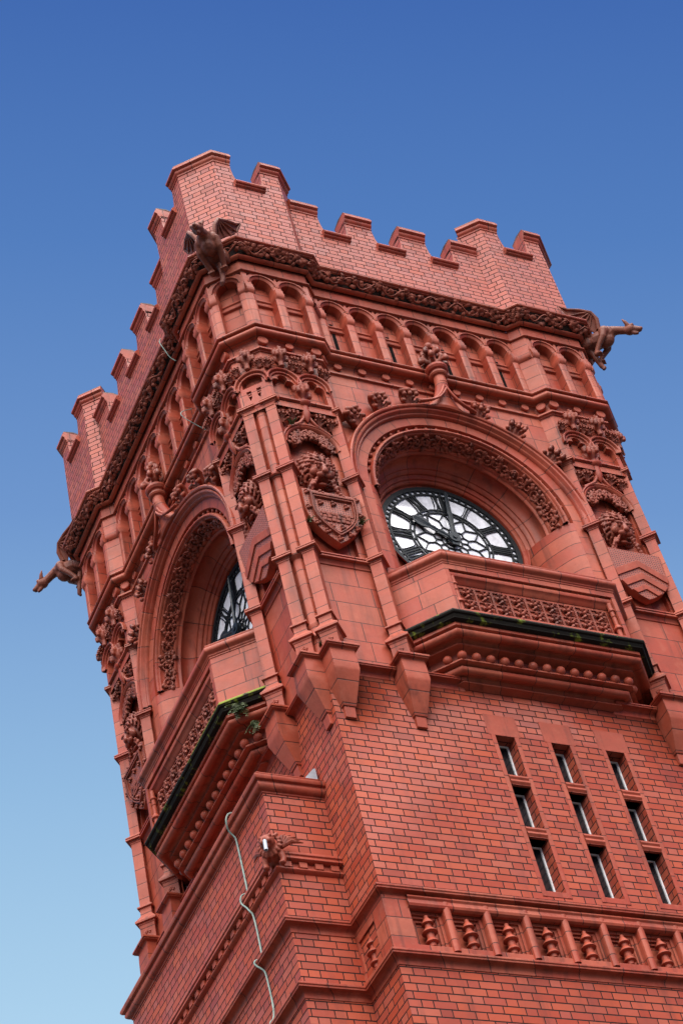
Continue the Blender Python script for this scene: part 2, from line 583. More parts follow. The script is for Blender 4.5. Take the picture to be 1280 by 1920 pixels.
def at(u, k, z, rx=0.0, ry=0.0, rz=0.0, sc=1.0):
    return Matrix.Translation(Q(u, k, z)) @ Matrix.Rotation(rz, 4, 'Z') @ Matrix.Rotation(ry, 4, 'Y') @ Matrix.Rotation(rx, 4, 'X') @ Matrix.Scale(sc, 4)

# ------------------------------------------------------------------ ground
mb = MB()
mb.face([(-900, -900, ZG), (900, -900, ZG), (900, 900, ZG), (-900, 900, ZG)])
g = link('ground', mb.mesh('ground', GROUND)); g['kind'] = 'structure'

# ------------------------------------------------------------------ tower: brick shaft
WIN_C = (3.05, 4.105, 5.165)
WIN_Z = ((-7.78, -6.95), (-8.84, -7.98), (-10.09, -9.04))
mb = MB()
holes = []
for c in WIN_C:
    for z0, z1 in WIN_Z:
        holes.append([(c - 0.18, z0), (c + 0.18, z0), (c + 0.18, z1), (c - 0.18, z1)])
holed(mb, FRONT, [(0, -10.37), (8, -10.37), (8, -5.85), (0, -5.85)], holes, 0.0, 0.42, back=False)
holed(mb, FRONT, [(0, ZG), (8, ZG), (8, -11.5), (0, -11.5)], [], 0.0)
for (x0, y0, x1, y1) in ((4, -4, 4, 4), (4, 4, -4, 4), (-4, 4, -4, -4)):
    mb.face([(x0, y0, ZG), (x1, y1, ZG), (x1, y1, -5.85), (x0, y0, -5.85)])
part('brick_shaft', mb.mesh('brick_shaft', BRICK), (0,))
# lintels, jambs, transoms, windows
for c in WIN_C:
    mb = MB(); box(mb, FRONT, c - 0.30, c + 0.30, -0.2, 0.006, -6.945, -6.50)
    part('lintel', mb.mesh('lintel', TCP), (0,))
    mb = MB()
    box(mb, FRONT, c - 0.26, c - 0.182, -0.1, 0.008, -10.2, -6.947)
    box(mb, FRONT, c + 0.182, c + 0.26, -0.1, 0.008, -10.2, -6.947)
    box(mb, FRONT, c - 0.182, c + 0.182, -0.42, 0.004, -10.2, -10.092)
    part('window_surround', mb.mesh('window_surround', TCV), (0,))
    for z0, z1 in ((WIN_Z[1][1], WIN_Z[0][0]), (WIN_Z[2][1], WIN_Z[1][0])):
        mb = MB()
        zc = (z0 + z1) / 2; hh = (z1 - z0) / 2
        rows = []
        for (k, dz) in ((-0.235, hh), (-0.03, hh), (0.015, hh * .8), (0.025, hh * .45), (0.0, hh * .1), (0.02, -hh * .1), (0.03, -hh * .5), (0.0, -hh * .9), (-0.05, -hh), (-0.235, -hh)):
            rows.append([FRONT(c - 0.179, k, zc + dz), FRONT(c + 0.179, k, zc + dz)])
        mb.grid(rows)
        part('transom', mb.mesh('transom', TCP), (0,))
    for z0, z1 in WIN_Z:
        mb = MB(); k0 = -0.27
        for a, b, cc, d in ((c + .150, c + .178, z0, z1), (c - .178, c + .150, z0, z0 + .018), (c - .178, c + .150, z1 - .02, z1)):
            box(mb, FRONT, a, b, k0 - .04, k0 + .04, cc, d)
        fr = part('window', mb.mesh('window_frame', WHITE), (0,))
        mb = MB(); box(mb, FRONT, c - .179, c + .150, k0 - .02, k0 + .015, z0 + .018, z1 - .02)
        part('pane', mb.mesh('window_pane', PANE), (0,), fr)

# string courses that also run round the stair wing
WX, WY0, WY1 = -1.05, 0.95, 7.05
def W2(x, y): return (x - 4.0, y - 4.0)
UN = [W2(0, 0), W2(8, 0), W2(8, 8), W2(0, 8), W2(0, WY1), W2(WX, WY1), W2(WX, WY0), W2(0, WY0)]
STR = lambda z, o=0.14: [(0, z - 0.20), (0.012, z - 0.20), (0.014, z - .16), (0.02, z - .125), (0.045, z - .095), (0.09, z - .08), (o - .015, z - .078), (o - .015, z - .05), (o, z - .04), (o, z - .008), (o - .012, z), (0, z + .035)]
TW_SEG = (0, 1, 2, 3, 7)
WG_SEG = (4, 5, 6)
for z in (-10.37, -11.5):
    mb = MB(); sweep(mb, UN, STR(z), True, TW_SEG)
    part('string_course', mb.mesh('string_course', TCU), (0,))
# baluster band between the two strings
mb = MB()
PIT = 0.669; N_P = 11
holes = [[(0.38 + i * PIT, -11.34), (0.93 + i * PIT, -11.34), (0.93 + i * PIT, -10.70), (0.38 + i * PIT, -10.70)] for i in range(N_P)]
holed(mb, FRONT, [(-0.03, -11.47), (8.03, -11.47), (8.03, -10.5), (-0.03, -10.5)], holes, 0.03, 0.19)
for i in range(N_P):                       # stepped frame inside each panel
    a, b = 0.38 + i * PIT, 0.93 + i * PIT
    for q, (ins, k0, k1) in enumerate(((0.0, -.16, -.055), (0.045, -.16, -.09), (0.09, -.16, -.125))):
        box(mb, FRONT, a + ins, a + ins + .045, k0, k1, -11.34, -10.70 - ins)
        box(mb, FRONT, b - ins - .045, b - ins, k0, k1, -11.34, -10.70 - ins)
        box(mb, FRONT, a + ins + .045, b - ins - .045, k0, k1, -10.70 - ins - .045, -10.70 - ins)
LF = Fr(-4, 4, 0, -1)                      # left face frame: u = 8 - y
holed(mb, LF, [(7.0, -11.47), (8.03, -11.47), (8.03, -10.5), (7.0, -10.5)], [[(7.12, -11.34), (7.66, -11.34), (7.66, -10.70), (7.12, -10.70)]], 0.03, 0.19)
for ins, k1 in ((0, -.055), (.045, -.09), (.09, -.125)):
    box(mb, LF, 7.12 + ins, 7.165 + ins, -.16, k1, -11.34, -10.70 - ins)
    box(mb, LF, 7.66 - ins - .045, 7.66 - ins, -.16, k1, -11.34, -10.70 - ins)
band = part('baluster_band', mb.mesh('baluster_band', TCB), (0,))
mb = MB()
rows = [(0.0, -10.49), (0.05, -10.50), (0.06, -10.53), (0.035, -10.56), (0.04, -10.60), (0.055, -10.64), (0.04, -10.68), (0, -10.70)]
mb.grid([[FRONT(0.36, .03 + k, z) for k, z in rows], [FRONT(7.64, .03 + k, z) for k, z in rows]], uvs=[[(0, i) for i in range(8)], [(7.3, i) for i in range(8)]])
part('panel_head', mb.mesh('panel_head', TCU), (0,), band)
bal = MB()
lathe(bal, (0, 0, 0), [(0.02, .55), (.035, .53), (.035, .50), (.055, .47), (.09, .41), (.095, .395), (.05, .385), (.052, .33), (.075, .30), (.118, .255), (.12, .24), (.06, .225), (.06, .14), (.078, .11), (.10, .085), (.10, .07), (.055, .06), (.055, 0.0)], 14)
balm = bal.mesh('baluster', TCP, 30)
mul = MB()
mul.grid([[FRONT(4 + x, k, z) for x, k in ((-.06, .03), (-.055, .055), (-.03, .075), (0, .08), (.03, .075), (.055, .055), (.06, .03))] for z in (-11.42, -10.56)])
mulm = mul.mesh('mullion', TCV)
for i in range(N_P):
    a = 0.38 + i * PIT
    place('baluster', balm, at(a + .275, -0.03, -11.32), (0,), band)
    if i < N_P - 1:
        place('mullion', mulm, Matrix.Translation((a + .55 + .0595 - 4, 0, 0)), (0,), band)
o = link('baluster', balm, band[0]); o.location = LF(7.39, -0.03, -11.32)

# ------------------------------------------------------------------ belfry stage plan
def octo(dl=0.0, a=0.165, b=1.43, e=0.22, d=0.26, m=0.04):
    base = [(a, d), (b, d), (b + e, m), (8 - b - e, m), (8 - b, d), (8 - a, d)]
    P = []
    for i in range(4):
        th = PI / 2 * i
        for s_, k in base:
            x, y = s_ - 4, -4 - k
            P.append(Vector((x * math.cos(th) - y * math.sin(th), x * math.sin(th) + y * math.cos(th))))
    if dl:
        n = len(P); out = []
        for i in range(n):
            t1 = (P[i] - P[i - 1]).normalized(); t2 = (P[(i + 1) % n] - P[i]).normalized()
            n1, n2 = Vector((t1.y, -t1.x)), Vector((t2.y, -t2.x))
            out.append(P[i] + (n1 + n2) / (1 + n1.dot(n2)) * dl)
        P = out
    return P
OCT = octo()
VIS = [0, 1, 2, 3, 4, 5, 17, 18, 19, 20, 21, 22, 23]
def seg(i, dl):
    P = octo(dl); a, b = P[i], P[(i + 1) % 24]
    return Fr(a.x, a.y, b.x - a.x, b.y - a.y), (b - a).length

CC, CZ = 4.03, -1.05            # clock centre
ST_B, ST_T = -5.85, 2.2
def shield_bay(mb, u0, u1, top):
    """wall behind a shield, with a shallow arched niche"""
    c = (u0 + u1) / 2
    h = arch_pts(c, 0.44, -0.45, -3.26, 12)
    holed(mb, FRONT, [(u0, ST_B), (u1, ST_B), (u1, top), (u0, top)], [h], 0.05, 0.10)
mb = MB()
shield_bay(mb, 0.08, 1.47, 0.75); shield_bay(mb, 6.53, 7.92, 0.75)
# clock bay with the great arch cut out
pts = [(1.47, ST_B), (CC - 2.33, ST_B)]
pts += [(CC - 2.33 * math.cos(PI * i / 40), CZ + 2.33 * math.sin(PI * i / 40)) for i in range(41)]
pts += [(CC + 2.33, ST_B), (6.53, ST_B), (6.53, ST_T), (1.47, ST_T)]
tri = tessellate_polygon([[Vector((p[0], p[1], 0)) for p in pts]])
for t in tri: mb.face([FRONT(pts[i][0], 0.065, pts[i][1]) for i in t])
# chamfered near corner behind the angle shaft, right half of the pair
mb.face([Q(0.08, .05, ST_B), Q(0.0, -.03, ST_B), Q(0.0, -.03, .75), Q(.08, .05, .75)])
mb.face([Q(7.92, .05, ST_B), Q(8.0, -.03, ST_B), Q(8.0, -.03, .75), Q(7.92, .05, .75)])
# backing behind and below the dial
mb.face([FRONT(1.6, -.94, ST_B), FRONT(6.4, -.94, ST_B), FRONT(6.4, -.94, .9), FRONT(1.6, -.94, .9)])
part('stage_wall', mb.mesh('stage_wall', TCBIG))
mb = MB(); sweep(mb, OCT, [(-.2, ST_B), (-.2, 5.3)], True, tuple(range(6, 17)))
mb.face([Vector((p.x * .9, p.y * .9, 5.3)) for p in OCT])
part('rear_wall', mb.mesh('rear_wall', TCB), (0,))

# splayed jambs and moulded arch
ARC = dict(a0=PI, a1=0.0, n=64)
mb = MB()
arcsweep(mb, FRONT, CC, CZ, [(2.35, .08), (2.15, .065)], jamb=ST_B + .6, **ARC)
arch = part('clock_arch', mb.mesh('clock_arch', TCVS))
jam = [(2.16, .066), (2.10, .05), (2.02, 0.0), (1.93, -.10), (1.84, -.24), (1.74, -.42), (1.66, -.60), (1.60, -.80), (1.58, -.94)]
mb = MB()
for sgn in (-1, 1):
    mb.grid([[FRONT(CC + sgn * r, k, z) for r, k in jam] for z in (CZ - .05, CZ - 3.9)],
            uvs=[[(r * 1.2 - k, z) for r, k in jam] for z in (CZ - .05, CZ - 3.9)])
    mb.face([FRONT(CC + sgn * r, k, CZ - .05) for r, k in jam] + [FRONT(CC + sgn * 2.3, -.94, CZ - .05), FRONT(CC + sgn * 2.3, .06, CZ - .05)])
    part('arch_jamb', mb.mesh('arch_jamb', TCB), parent=arch); mb = MB()
mb = MB()
arcsweep(mb, FRONT, CC, CZ, [(2.15, .066), (2.145, -.02), (2.10, -.045), (2.06, -.02), (2.055, .045), (2.03, .075), (2.0, .075), (1.985, .05), (1.985, .02), (1.965, .02), (1.955, 0)], a0=PI + .02, a1=-.02, n=64)
arcsweep(mb, FRONT, CC, CZ, [(1.955, 0), (1.965, -.04), (1.93, -.12), (1.875, -.27), (1.865, -.25), (1.835, -.255), (1.82, -.29), (1.83, -.33), (1.80, -.35), (1.79, -.38)], a0=PI + .02, a1=-.02, n=64)
part('arch_moulding', mb.mesh('arch_moulding', TCU), parent=arch)
mb = MB()
arcsweep(mb, FRONT, CC, CZ, [(1.79, -.38), (1.83, -.43), (1.85, -.50), (1.83, -.58), (1.76, -.66), (1.72, -.67), (1.72, -.70), (1.68, -.72), (1.655, -.76), (1.66, -.79), (1.62, -.80), (1.58, -.82), (1.575, -.85), (1.53, -.855), (1.51, -.88), (1.51, -.95)], a0=PI + .02, a1=-.02, n=64)
part('arch_soffit', mb.mesh('arch_soffit', TCU), parent=arch)
# jamb ring round the lower half of the dial
mb = MB()
arcsweep(mb, FRONT, CC, CZ, [(1.60, -.80), (1.58, -.82), (1.575, -.85), (1.53, -.855), (1.51, -.88), (1.51, -.95)], a0=0, a1=-PI, n=40)
part('dial_surround', mb.mesh('dial_surround', TCU), parent=arch)
mb = MB()
arcsweep(mb, FRONT, CC, CZ, [(2.35, .07), (2.35, .12), (2.37, .15), (2.40, .15), (2.41, .17), (2.43, .22), (2.46, .235), (2.475, .215), (2.48, .19), (2.495, .19), (2.51, .25), (2.54, .265), (2.565, .25), (2.575, .20), (2.58, .06)], a0=PI + .045, a1=-.045, n=64)
hood = part('arch_hood', mb.mesh('arch_hood', TCU))
mb = MB()
for i in range(25):
    a = rad(168 - i * 6.5)
    ball(mb, FRONT(CC + 2.10 * math.cos(a), -.005, CZ + 2.10 * math.sin(a)), .042, 8, 6)
part('pellet_row', mb.mesh('pellet_row', TCP), parent=arch)

# ------------------------------------------------------------------ strings of the belfry stage
def mould_run(name, u0, u1, prof, k, mat=TCU, **kw):
    mb = MB(); sweep(mb, [W2(u0, -k), W2(u1, -k)], prof)
    return part(name, mb.mesh(name, mat), **kw)
BASE = [(0, -6.06), (.012, -6.05), (.014, -6.0), (.03, -5.955), (.065, -5.935), (.15, -5.93), (.15, -5.905), (.165, -5.90), (.165, -5.875), (.15, -5.865), (.0, -5.80)]
for u0, u1 in ((.42, 1.24), (1.70, 2.55), (5.45, 6.30), (6.76, 7.58)):
    mould_run('base_string', u0, u1, BASE, 0.0)
S3 = [(0, -3.53), (.02, -3.52), (.022, -3.47), (.05, -3.435), (.05, -3.42), (.115, -3.415), (.115, -3.385), (.10, -3.38), (.10, -3.365), (.125, -3.36), (.125, -3.335), (.10, -3.325), (0, -3.27)]
for u0, u1 in ((.30, 1.36), (6.64, 7.70)):
    mould_run('shield_string', u0, u1, S3, .05)
DEN = [(0, .40), (.04, .41), (.04, .44), (.01, .455), (.01, .585), (.09, .60), (.09, .625), (.14, .64), (.14, .675), (.12, .685), (.0, .74)]
den = {}
for u0 in (.30, 6.64):
    den[u0] = mould_run('dentil_string', u0, u0 + 1.06, DEN, .17)
    for i in range(8):
        mb = MB(); box(mb, FRONT, u0 + .06 + i * .125, u0 + .125 + i * .125, .16, .245, .475, .575)
        part('dentil', mb.mesh('dentil', TCP), parent=den[u0])

# ------------------------------------------------------------------ lozenge shafts, brackets
def CAP(z, h0, h1, lip=.245):
    return [(z + .115, h0), (z + .085, h0 + .03), (z + .055, lip - .03), (z + .04, lip - .005), (z + .015, lip - .005), (z + .012, lip - .025), (z - .002, lip - .025), (z - .005, lip), (z - .035, lip), (z - .038, h1 + .05), (z - .065, h1 + .035), (z - .07, h1 + .018), (z - .10, h1 + .012), (z - .105, h1)]
PIL = [(.72, .10)] + CAP(.60, .12, .14) + CAP(-1.26, .14, .145) + CAP(-3.35, .145, .15, .255) + \
      [(-4.90, .15), (-4.92, .185), (-4.94, .215), (-4.97, .215), (-4.975, .17), (-5.0, .165), (-5.03, .16), (-5.12, .16), (-5.15, .175), (-5.24, .255), (-5.275, .295), (-5.32, .295), (-5.325, .245), (-5.36, .235), (-5.365, .222), (-5.40, .218), (-5.42, .21), (-5.80, .21)]
def lozenge(mb, s0, k0, prof):
    rows = [[FRONT(s0 - h, k0, z), FRONT(s0, k0 + h, z), FRONT(s0 + h, k0, z), FRONT(s0, k0 - h, z)] for z, h in prof]
    mb.grid(rows, closed=True)
    mb.face(rows[0]); mb.face(rows[-1])
mb = MB(); lozenge(mb, 4.0, .13, PIL)
pilm = mb.mesh('pilaster', TCV, 20)
chv = []                                    # little gables cut on the two faces of a pedestal
for e in (Vector((-1, -1, 0)), Vector((1, -1, 0))):
    e = e.normalized(); t = Vector((-e.y, e.x, 0))
    o_ = Vector((0, -4.13, -5.56)) + e * .152
    mb = MB()
    for q, zz in ((.055, .06), (.045, .03)):
        tube(mb, [o_ - t * q + Vector((0, 0, zz - .045)), o_ + Vector((0, 0, zz)), o_ + t * q + Vector((0, 0, zz - .045))], .016, 5)
    chv.append(mb.mesh('gable_ornament', TCP))
for s0 in (.19, 1.47, 6.53, 7.81):
    p = place('pilaster', pilm, Matrix.Translation((s0 - 4, 0, 0)))
    for k_ in p:
        for c_ in chv: link('gable_ornament', c_, p[k_])

def bracket(u0, u1, tip):
    mb = MB()
    c0 = (u0 + u1) / 2; h0 = (u1 - u0) / 2
    body = [(-5.83, c0, h0 - .045, .345), (-6.02, c0, h0 - .04, .355), (-6.25, c0, h0 - .04, .36), (-6.30, c0, h0 - .045, .345), (-6.84, tip, .115, .085), (-6.845, tip, .095, .07), (-7.05, tip, .09, .05)]
    rows = [[FRONT(c - h, -.1, z), FRONT(c - h, k, z), FRONT(c + h, k, z), FRONT(c + h, -.1, z)] for z, c, h, k in body]
    mb.grid(rows); mb.face(rows[-1])
    me = mb.mesh('bracket', TCV, 20)
    mb = MB()
    sweep(mb, [W2(u0 + .06, .2), W2(u0 + .06, -.34), W2(u1 - .06, -.34), W2(u1 - .06, .2)],
          [(-.03, -5.91), (.0, -5.90), (.004, -5.86), (.02, -5.835), (.03, -5.825), (.07, -5.82), (.07, -5.80), (.09, -5.795), (.09, -5.757), (.075, -5.745), (.02, -5.72), (-.12, -5.70)])
    box(mb, FRONT, u0 + .12, u1 - .12, -.1, .30, -5.74, -5.702)
    return me, mb.mesh('bracket_cap', TCU)
for u0, u1, tip in ((-.075, .46, .235), (1.21, 1.73, 1.5), (6.27, 6.79, 6.5), (7.54, 8.075, 7.765)):
    a, b = bracket(u0, u1, tip)
    for sd_, dz in ((0, 0), (1, -.004)):
        q = part('bracket', a, (sd_,), off=(0, 0, dz))
        part('bracket_cap', b, (sd_,), q)
# round angle shaft set in the chamfer of the near corner
mb = MB()
pf = [(.145, .47)]
for z in (-1.28, -3.36):
    pf += [(.125, z + 1.72 if z > -2 else z + 1.98), (.125, z + .10), (.15, z + .08), (.15, z + .04), (.20, z), (.20, z - .05), (.15, z - .09), (.125, z - .11)]
pf += [(.125, -4.98), (.15, -5.0), (.15, -5.05), (.135, -5.08), (.135, -5.2), (.17, -5.26), (.17, -5.32), (.13, -5.36), (.13, -5.82)]
lathe(mb, (-3.93, -3.93, 0), [(r, z) for r, z in pf], 12)
part('angle_shaft', mb.mesh('angle_shaft', TCV, 30), (0,))
mb = MB()                                   # flat cap across both shafts at the head
sweep(mb, [W2(-.28, .20), W2(.20, -.28)], [(-.30, .50), (0.0, .50), (.012, .52), (.03, .56), (.03, .575), (.055, .585), (.055, .64), (.03, .655), (-.2, .70)])
part('shaft_cap', mb.mesh('shaft_cap', TCU), (0,))

def offpath(path, o):
    P = [Vector(p) for p in path]; n = len(P); out = []
    for i in range(n):
        ns = []
        if i > 0: t = (P[i] - P[i - 1]).normalized(); ns.append(Vector((t.y, -t.x)))
        if i < n - 1: t = (P[i + 1] - P[i]).normalized(); ns.append(Vector((t.y, -t.x)))
        out.append(P[i] + (ns[0] * o if len(ns) == 1 else (ns[0] + ns[1]) / (1 + ns[0].dot(ns[1])) * o))
    return out

# ------------------------------------------------------------------ balcony
BP = [(2.32 - .92, .80 - 1.02), (2.32, .80), (5.74, .80), (5.74 + .92, .80 - 1.02)]
BPX = [W2(p[0], -p[1]) for p in BP]
BL = [(2.20 - .92, .80 - 1.02), (2.20, .80), (5.86, .80), (5.86 + .92, .80 - 1.02)]
BLX = [W2(p[0], -p[1]) for p in BL]
bl2 = lambda prof: (lambda m: (sweep(m, BLX, prof), m)[1])(MB())
bl = lambda prof: (lambda m: (sweep(m, BPX, prof), m)[1])(MB())
mb = MB()
for i in (0, 2):
    a, b = Vector(BPX[i]), Vector(BPX[i + 1])
    f = Fr(a.x, a.y, b.x - a.x, b.y - a.y); L = (b - a).length
    mb.face([f(0, 0, -5.05), f(L, 0, -5.05), f(L, 0, -3.79), f(0, 0, -3.79)])
holed(mb, FRONT, [(2.32, -5.05), (5.74, -5.05), (5.74, -3.79), (2.32, -3.79)], [[(2.40, -4.90), (5.66, -4.90), (5.66, -3.95), (2.40, -3.95)]], .80, .15)
mb.face([FRONT(1.5, -.1, -5.0), FRONT(2.3, .79, -5.0), FRONT(5.76, .79, -5.0), FRONT(6.56, -.1, -5.0)])
balc = part('balcony', mb.mesh('balcony_parapet', TCB))
RAIL = [(-.01, -3.840), (.012, -3.830), (.012, -3.805), (.03, -3.785), (.03, -3.765), (.05, -3.740), (.082, -3.725), (.10, -3.700), (.105, -3.665), (.095, -3.630), (.07, -3.615), (.055, -3.610), (.055, -3.595), (.065, -3.580), (.065, -3.555), (.03, -3.530), (-.05, -3.510), (-.22, -3.510), (-.22, -3.770)]
part('rail', bl(RAIL).mesh('rail', TCU), parent=balc)
LEDGE = [(-.03, -4.99), (.035, -5.0), (.075, -5.02), (.095, -5.045), (.10, -5.075), (.085, -5.10), (.055, -5.11), (.05, -5.135), (.035, -5.15), (.03, -5.18), (-.01, -5.20), (-.05, -5.205)]
part('ledge', bl2(LEDGE).mesh('ledge', MOSS), parent=balc)
mb = MB()
a_, b_ = offpath(BLX, .075)[2], offpath(BLX, .075)[3]
d_ = (b_ - a_)
sweep(mb, [tuple(a_ + d_ * -.0), tuple(a_ + d_ * .62)], [(-.06, -4.985), (.0, -5.005), (.02, -5.02), (.036, -5.045), (.034, -5.07), (.01, -5.075)])
mb2 = MB(); sweep(mb2, [tuple(a_.lerp(offpath(BLX, .075)[1], .35)), tuple(a_)], [(-.05, -4.995), (.0, -5.012), (.018, -5.03), (.028, -5.05), (.02, -5.065)])
mb.add(mb2)
part('moss', mb.mesh('moss', MOSSY), (1,), balc)
CORB = [(-.05, -5.20), (-.05, -5.27), (-.10, -5.275), (-.13, -5.285), (-.13, -5.30), (-.09, -5.31), (-.065, -5.335), (-.065, -5.37), (-.09, -5.405), (-.13, -5.42), (-.17, -5.415), (-.21, -5.39), (-.26, -5.385), (-.30, -5.41), (-.305, -5.45), (-.275, -5.455), (-.275, -5.485), (-.32, -5.49),
        (-.40, -5.495), (-.46, -5.52), (-.49, -5.58), (-.49, -5.68), (-.46, -5.70), (-.40, -5.705), (-.375, -5.71), (-.375, -5.74), (-.42, -5.745), (-.50, -5.745), (-.50, -5.765), (-.475, -5.775), (-.46, -5.80), (-.465, -5.835), (-.49, -5.865), (-.54, -5.88), (-.585, -5.87), (-.61, -5.85), (-.66, -5.85), (-.68, -5.88), (-.68, -5.93), (-.66, -5.935), (-.66, -5.96), (-.72, -5.975), (-.80, -6.0)]
cb = part('corbel', bl2(CORB).mesh('corbel', TCU), parent=balc)
bm_ = MB(); ball(bm_, (0, 0, 0), .084, 14, 9)
ballm = bm_.mesh('corbel_ball', TCP)
Pm = []
for i in range(4):     # path offset to the ball row
    pass
OB = offpath(BLX, -.385)
pts = [OB[1].lerp(OB[2], (i + .12) / 12.24) for i in range(13)] + [OB[1].lerp(OB[0], .23 / (OB[1] - OB[0]).length), OB[2].lerp(OB[3], .23 / (OB[1] - OB[0]).length)]
for p in pts:
    place('corbel_ball', ballm, Matrix.Translation((p.x, p.y, -5.635)), parent=cb) if False else place('corbel_ball', ballm, Matrix.Translation((p.x, p.y, -5.635)), (0, 1), balc)
mb = MB()
mb.grid([[FRONT(u, .80 + k, z) for k, z in ((-.14, -3.953), (-.05, -3.96), (-.035, -3.985), (-.03, -4.02), (-.045, -4.06), (-.08, -4.08), (-.10, -4.12), (-.14, -4.16))] for u in (2.402, 5.658)],
        uvs=[[(u, i) for i in range(8)] for u in (0, 3.3)])
mb.grid([[FRONT(u, .80 + k, z) for k, z in ((-.005, -4.897), (-.05, -4.885), (-.09, -4.86), (-.14, -4.84))] for u in (2.402, 5.658)])
part('panel_moulding', mb.mesh('panel_moulding', TCU), parent=balc)
cl = MB()
lathe(cl, (0, 0, 0), [(.045, .80), (.045, .66), (.062, .64), (.062, .61), (.04, .59), (.04, .50), (.055, .48), (.04, .46), (.04, .27), (.052, .25), (.06, .235), (.085, .20), (.085, .17), (.05, .15), (.045, .11), (.045, 0)], 12)
clm = cl.mesh('colonnette', TCP, 30)
for u in (2.46, 5.60):
    place('colonnette', clm, at(u, .735, -4.88), parent=balc)
# floral tiles: one carved tile, copied
def tile(mb):
    for i in range(5):
        a = 2 * PI * i / 5 + .3
        d = Vector((math.cos(a), 0, math.sin(a))); s_ = Vector((-math.sin(a), 0, math.cos(a)))
        c = Vector((0, -.01, 0)) + d * .075
        tube(mb, [c + s_ * .045 * math.sin(t * 3.2) + d * (t - .5) * .10 + Vector((0, -.035 * math.sin(t * PI), 0)) for t in (0, .25, .5, .75, 1)], [.018, .030, .034, .026, .010], 6)
        e = c + d * .055 + s_ * .02
        ball(mb, e + Vector((0, -.012, 0)), .022, 6, 5)
    ball(mb, (0, -.05, 0), .035, 8, 6)
tm = MB()
for a, b, c, d in ((-.166, -.146, -.15, .15), (.146, .166, -.15, .15)):
    box(tm, lambda u, k, z: Vector((u, -k, z)), a, b, -.02, .025, c, d)
box(tm, lambda u, k, z: Vector((u, -k, z)), -.146, .146, -.02, .022, .135, .15)
box(tm, lambda u, k, z: Vector((u, -k, z)), -.146, .146, -.02, .022, -.15, -.135)
tile(tm)
tilem = tm.mesh('floral_tile', TCC)
for i in range(9):
    for j in range(2):
        place('floral_tile', tilem, at(2.545 + (i + .5) * .331, .655, -4.68 + j * .30, ry=(i * 37 + j * 11) % 4 * PI / 2 if False else 0), parent=balc)

# ------------------------------------------------------------------ turret heads under the cornice
def trefoil(c, z, r=.235, z0=.66):
    p = [(c - r, z0), (c - r, z)]
    for cx, cz, rr, a0, a1 in ((c - r + .105, z + .02, .105, 170, 62), (c, z + .155, .10, 205, -25), (c + r - .105, z + .02, .105, 118, 10)):
        for i in range(9):
            a = rad(a0 + (a1 - a0) * i / 8); p.append((cx + rr * math.cos(a), cz + rr * math.sin(a)))
    p += [(c + r, z), (c + r, z0)]
    return p
for i in (0, 4):
    f, L = seg(i, 0)
    mb = MB()
    holed(mb, f, [(0, .45), (L, .45), (L, 2.1), (0, 2.1)], [trefoil(L * .25 + .01, 1.13), trefoil(L * .75 - .01, 1.13)], 0, .13)
    th = part('turret_head', mb.mesh('turret_head', TCB))
    for c in (L * .25 + .01, L * .75 - .01):
        mb = MB()
        arcsweep(mb, f, c, 1.16, [(.255, 0), (.26, .035), (.285, .04), (.295, .02), (.305, .02), (.32, .075), (.345, .085), (.358, .07), (.36, 0)], PI + .15, -.15, 20)
        part('arch_label', mb.mesh('arch_label', TCU), parent=th)
f, L = seg(23, 0)
mb = MB()
holed(mb, f, [(0, .45), (L, .45), (L, 2.1), (0, 2.1)], [arch_pts(L / 2, .20, 1.28, 1.16, 12), [(L / 2 - .15, 1.05), (L / 2 - .055, 1.05), (L / 2 - .06, .85), (L / 2 - .10, .78)], [(L / 2 + .055, 1.05), (L / 2 + .15, 1.05), (L / 2 + .10, .78), (L / 2 + .06, .85)]], 0, .10)
arcsweep(mb, f, L / 2, 1.16, [(.255, 0), (.26, .035), (.285, .04), (.295, .02), (.305, .02), (.32, .075), (.345, .085), (.358, .07), (.36, 0)], PI + .1, -.1, 20)
for z in (.93, .99):
    box(mb, f, L / 2 - .15, L / 2 - .05, -.09, -.01, z - .018, z + .012); box(mb, f, L / 2 + .05, L / 2 + .15, -.09, -.01, z - .018, z + .012)
part('turret_head', mb.mesh('turret_head', TCB), (0, -1, 1))
for i in (1, 3):
    f, L = seg(i, 0)
    mb = MB(); mb.face([f(0, 0, .3), f(L, 0, .3), f(L, 0, 2.1), f(0, 0, 2.1)])
    part('turret_return', mb.mesh('turret_return', TCB))

# ------------------------------------------------------------------ main cornice (all the way round)
CORN = [(-.03, 2.0), (.02, 2.005), (.03, 2.03), (.075, 2.04), (.075, 2.08), (.035, 2.095), (.02, 2.11), (.0, 2.13), (.0, 2.30), (.01, 2.345), (.03, 2.37), (.075, 2.375), (.075, 2.40), (.115, 2.40), (.15, 2.39), (.185, 2.40), (.212, 2.43), (.218, 2.465), (.205, 2.50), (.17, 2.52), (.125, 2.525), (.125, 2.552), (.225, 2.555), (.24, 2.575), (.235, 2.60), (.19, 2.62), (.12, 2.65), (.05, 2.66)]
mb = MB(); sweep(mb, OCT, CORN, True)
part('cornice', mb.mesh('cornice', TCU), (0,))
cbm = MB()
lathe(cbm, (0, .10, 0), [(.055, -.04), (.06, .02), (.075, .07), (.092, .12), (.092, .155), (.078, .165), (.07, .158), (.03, .158)], 12, (0, -1, 0))
for v_ in cbm.v: v_ *= .95
cbmesh = cbm.mesh('corbel_stone', TCP)
def seg_mat(i, u, k, z, dl=0.0, sc=1.0):
    f, L = seg(i, dl)
    p = f(u, k, z)
    ang = math.atan2(f.t.y, f.t.x)
    return Matrix.Translation(p) @ Matrix.Rotation(ang, 4, 'Z') @ Matrix.Scale(sc, 4)
for i in range(9):
    f, L = seg(2, 0)
    place('corbel_stone', cbmesh, seg_mat(2, L * (i + .5) / 9, .025, 2.275))
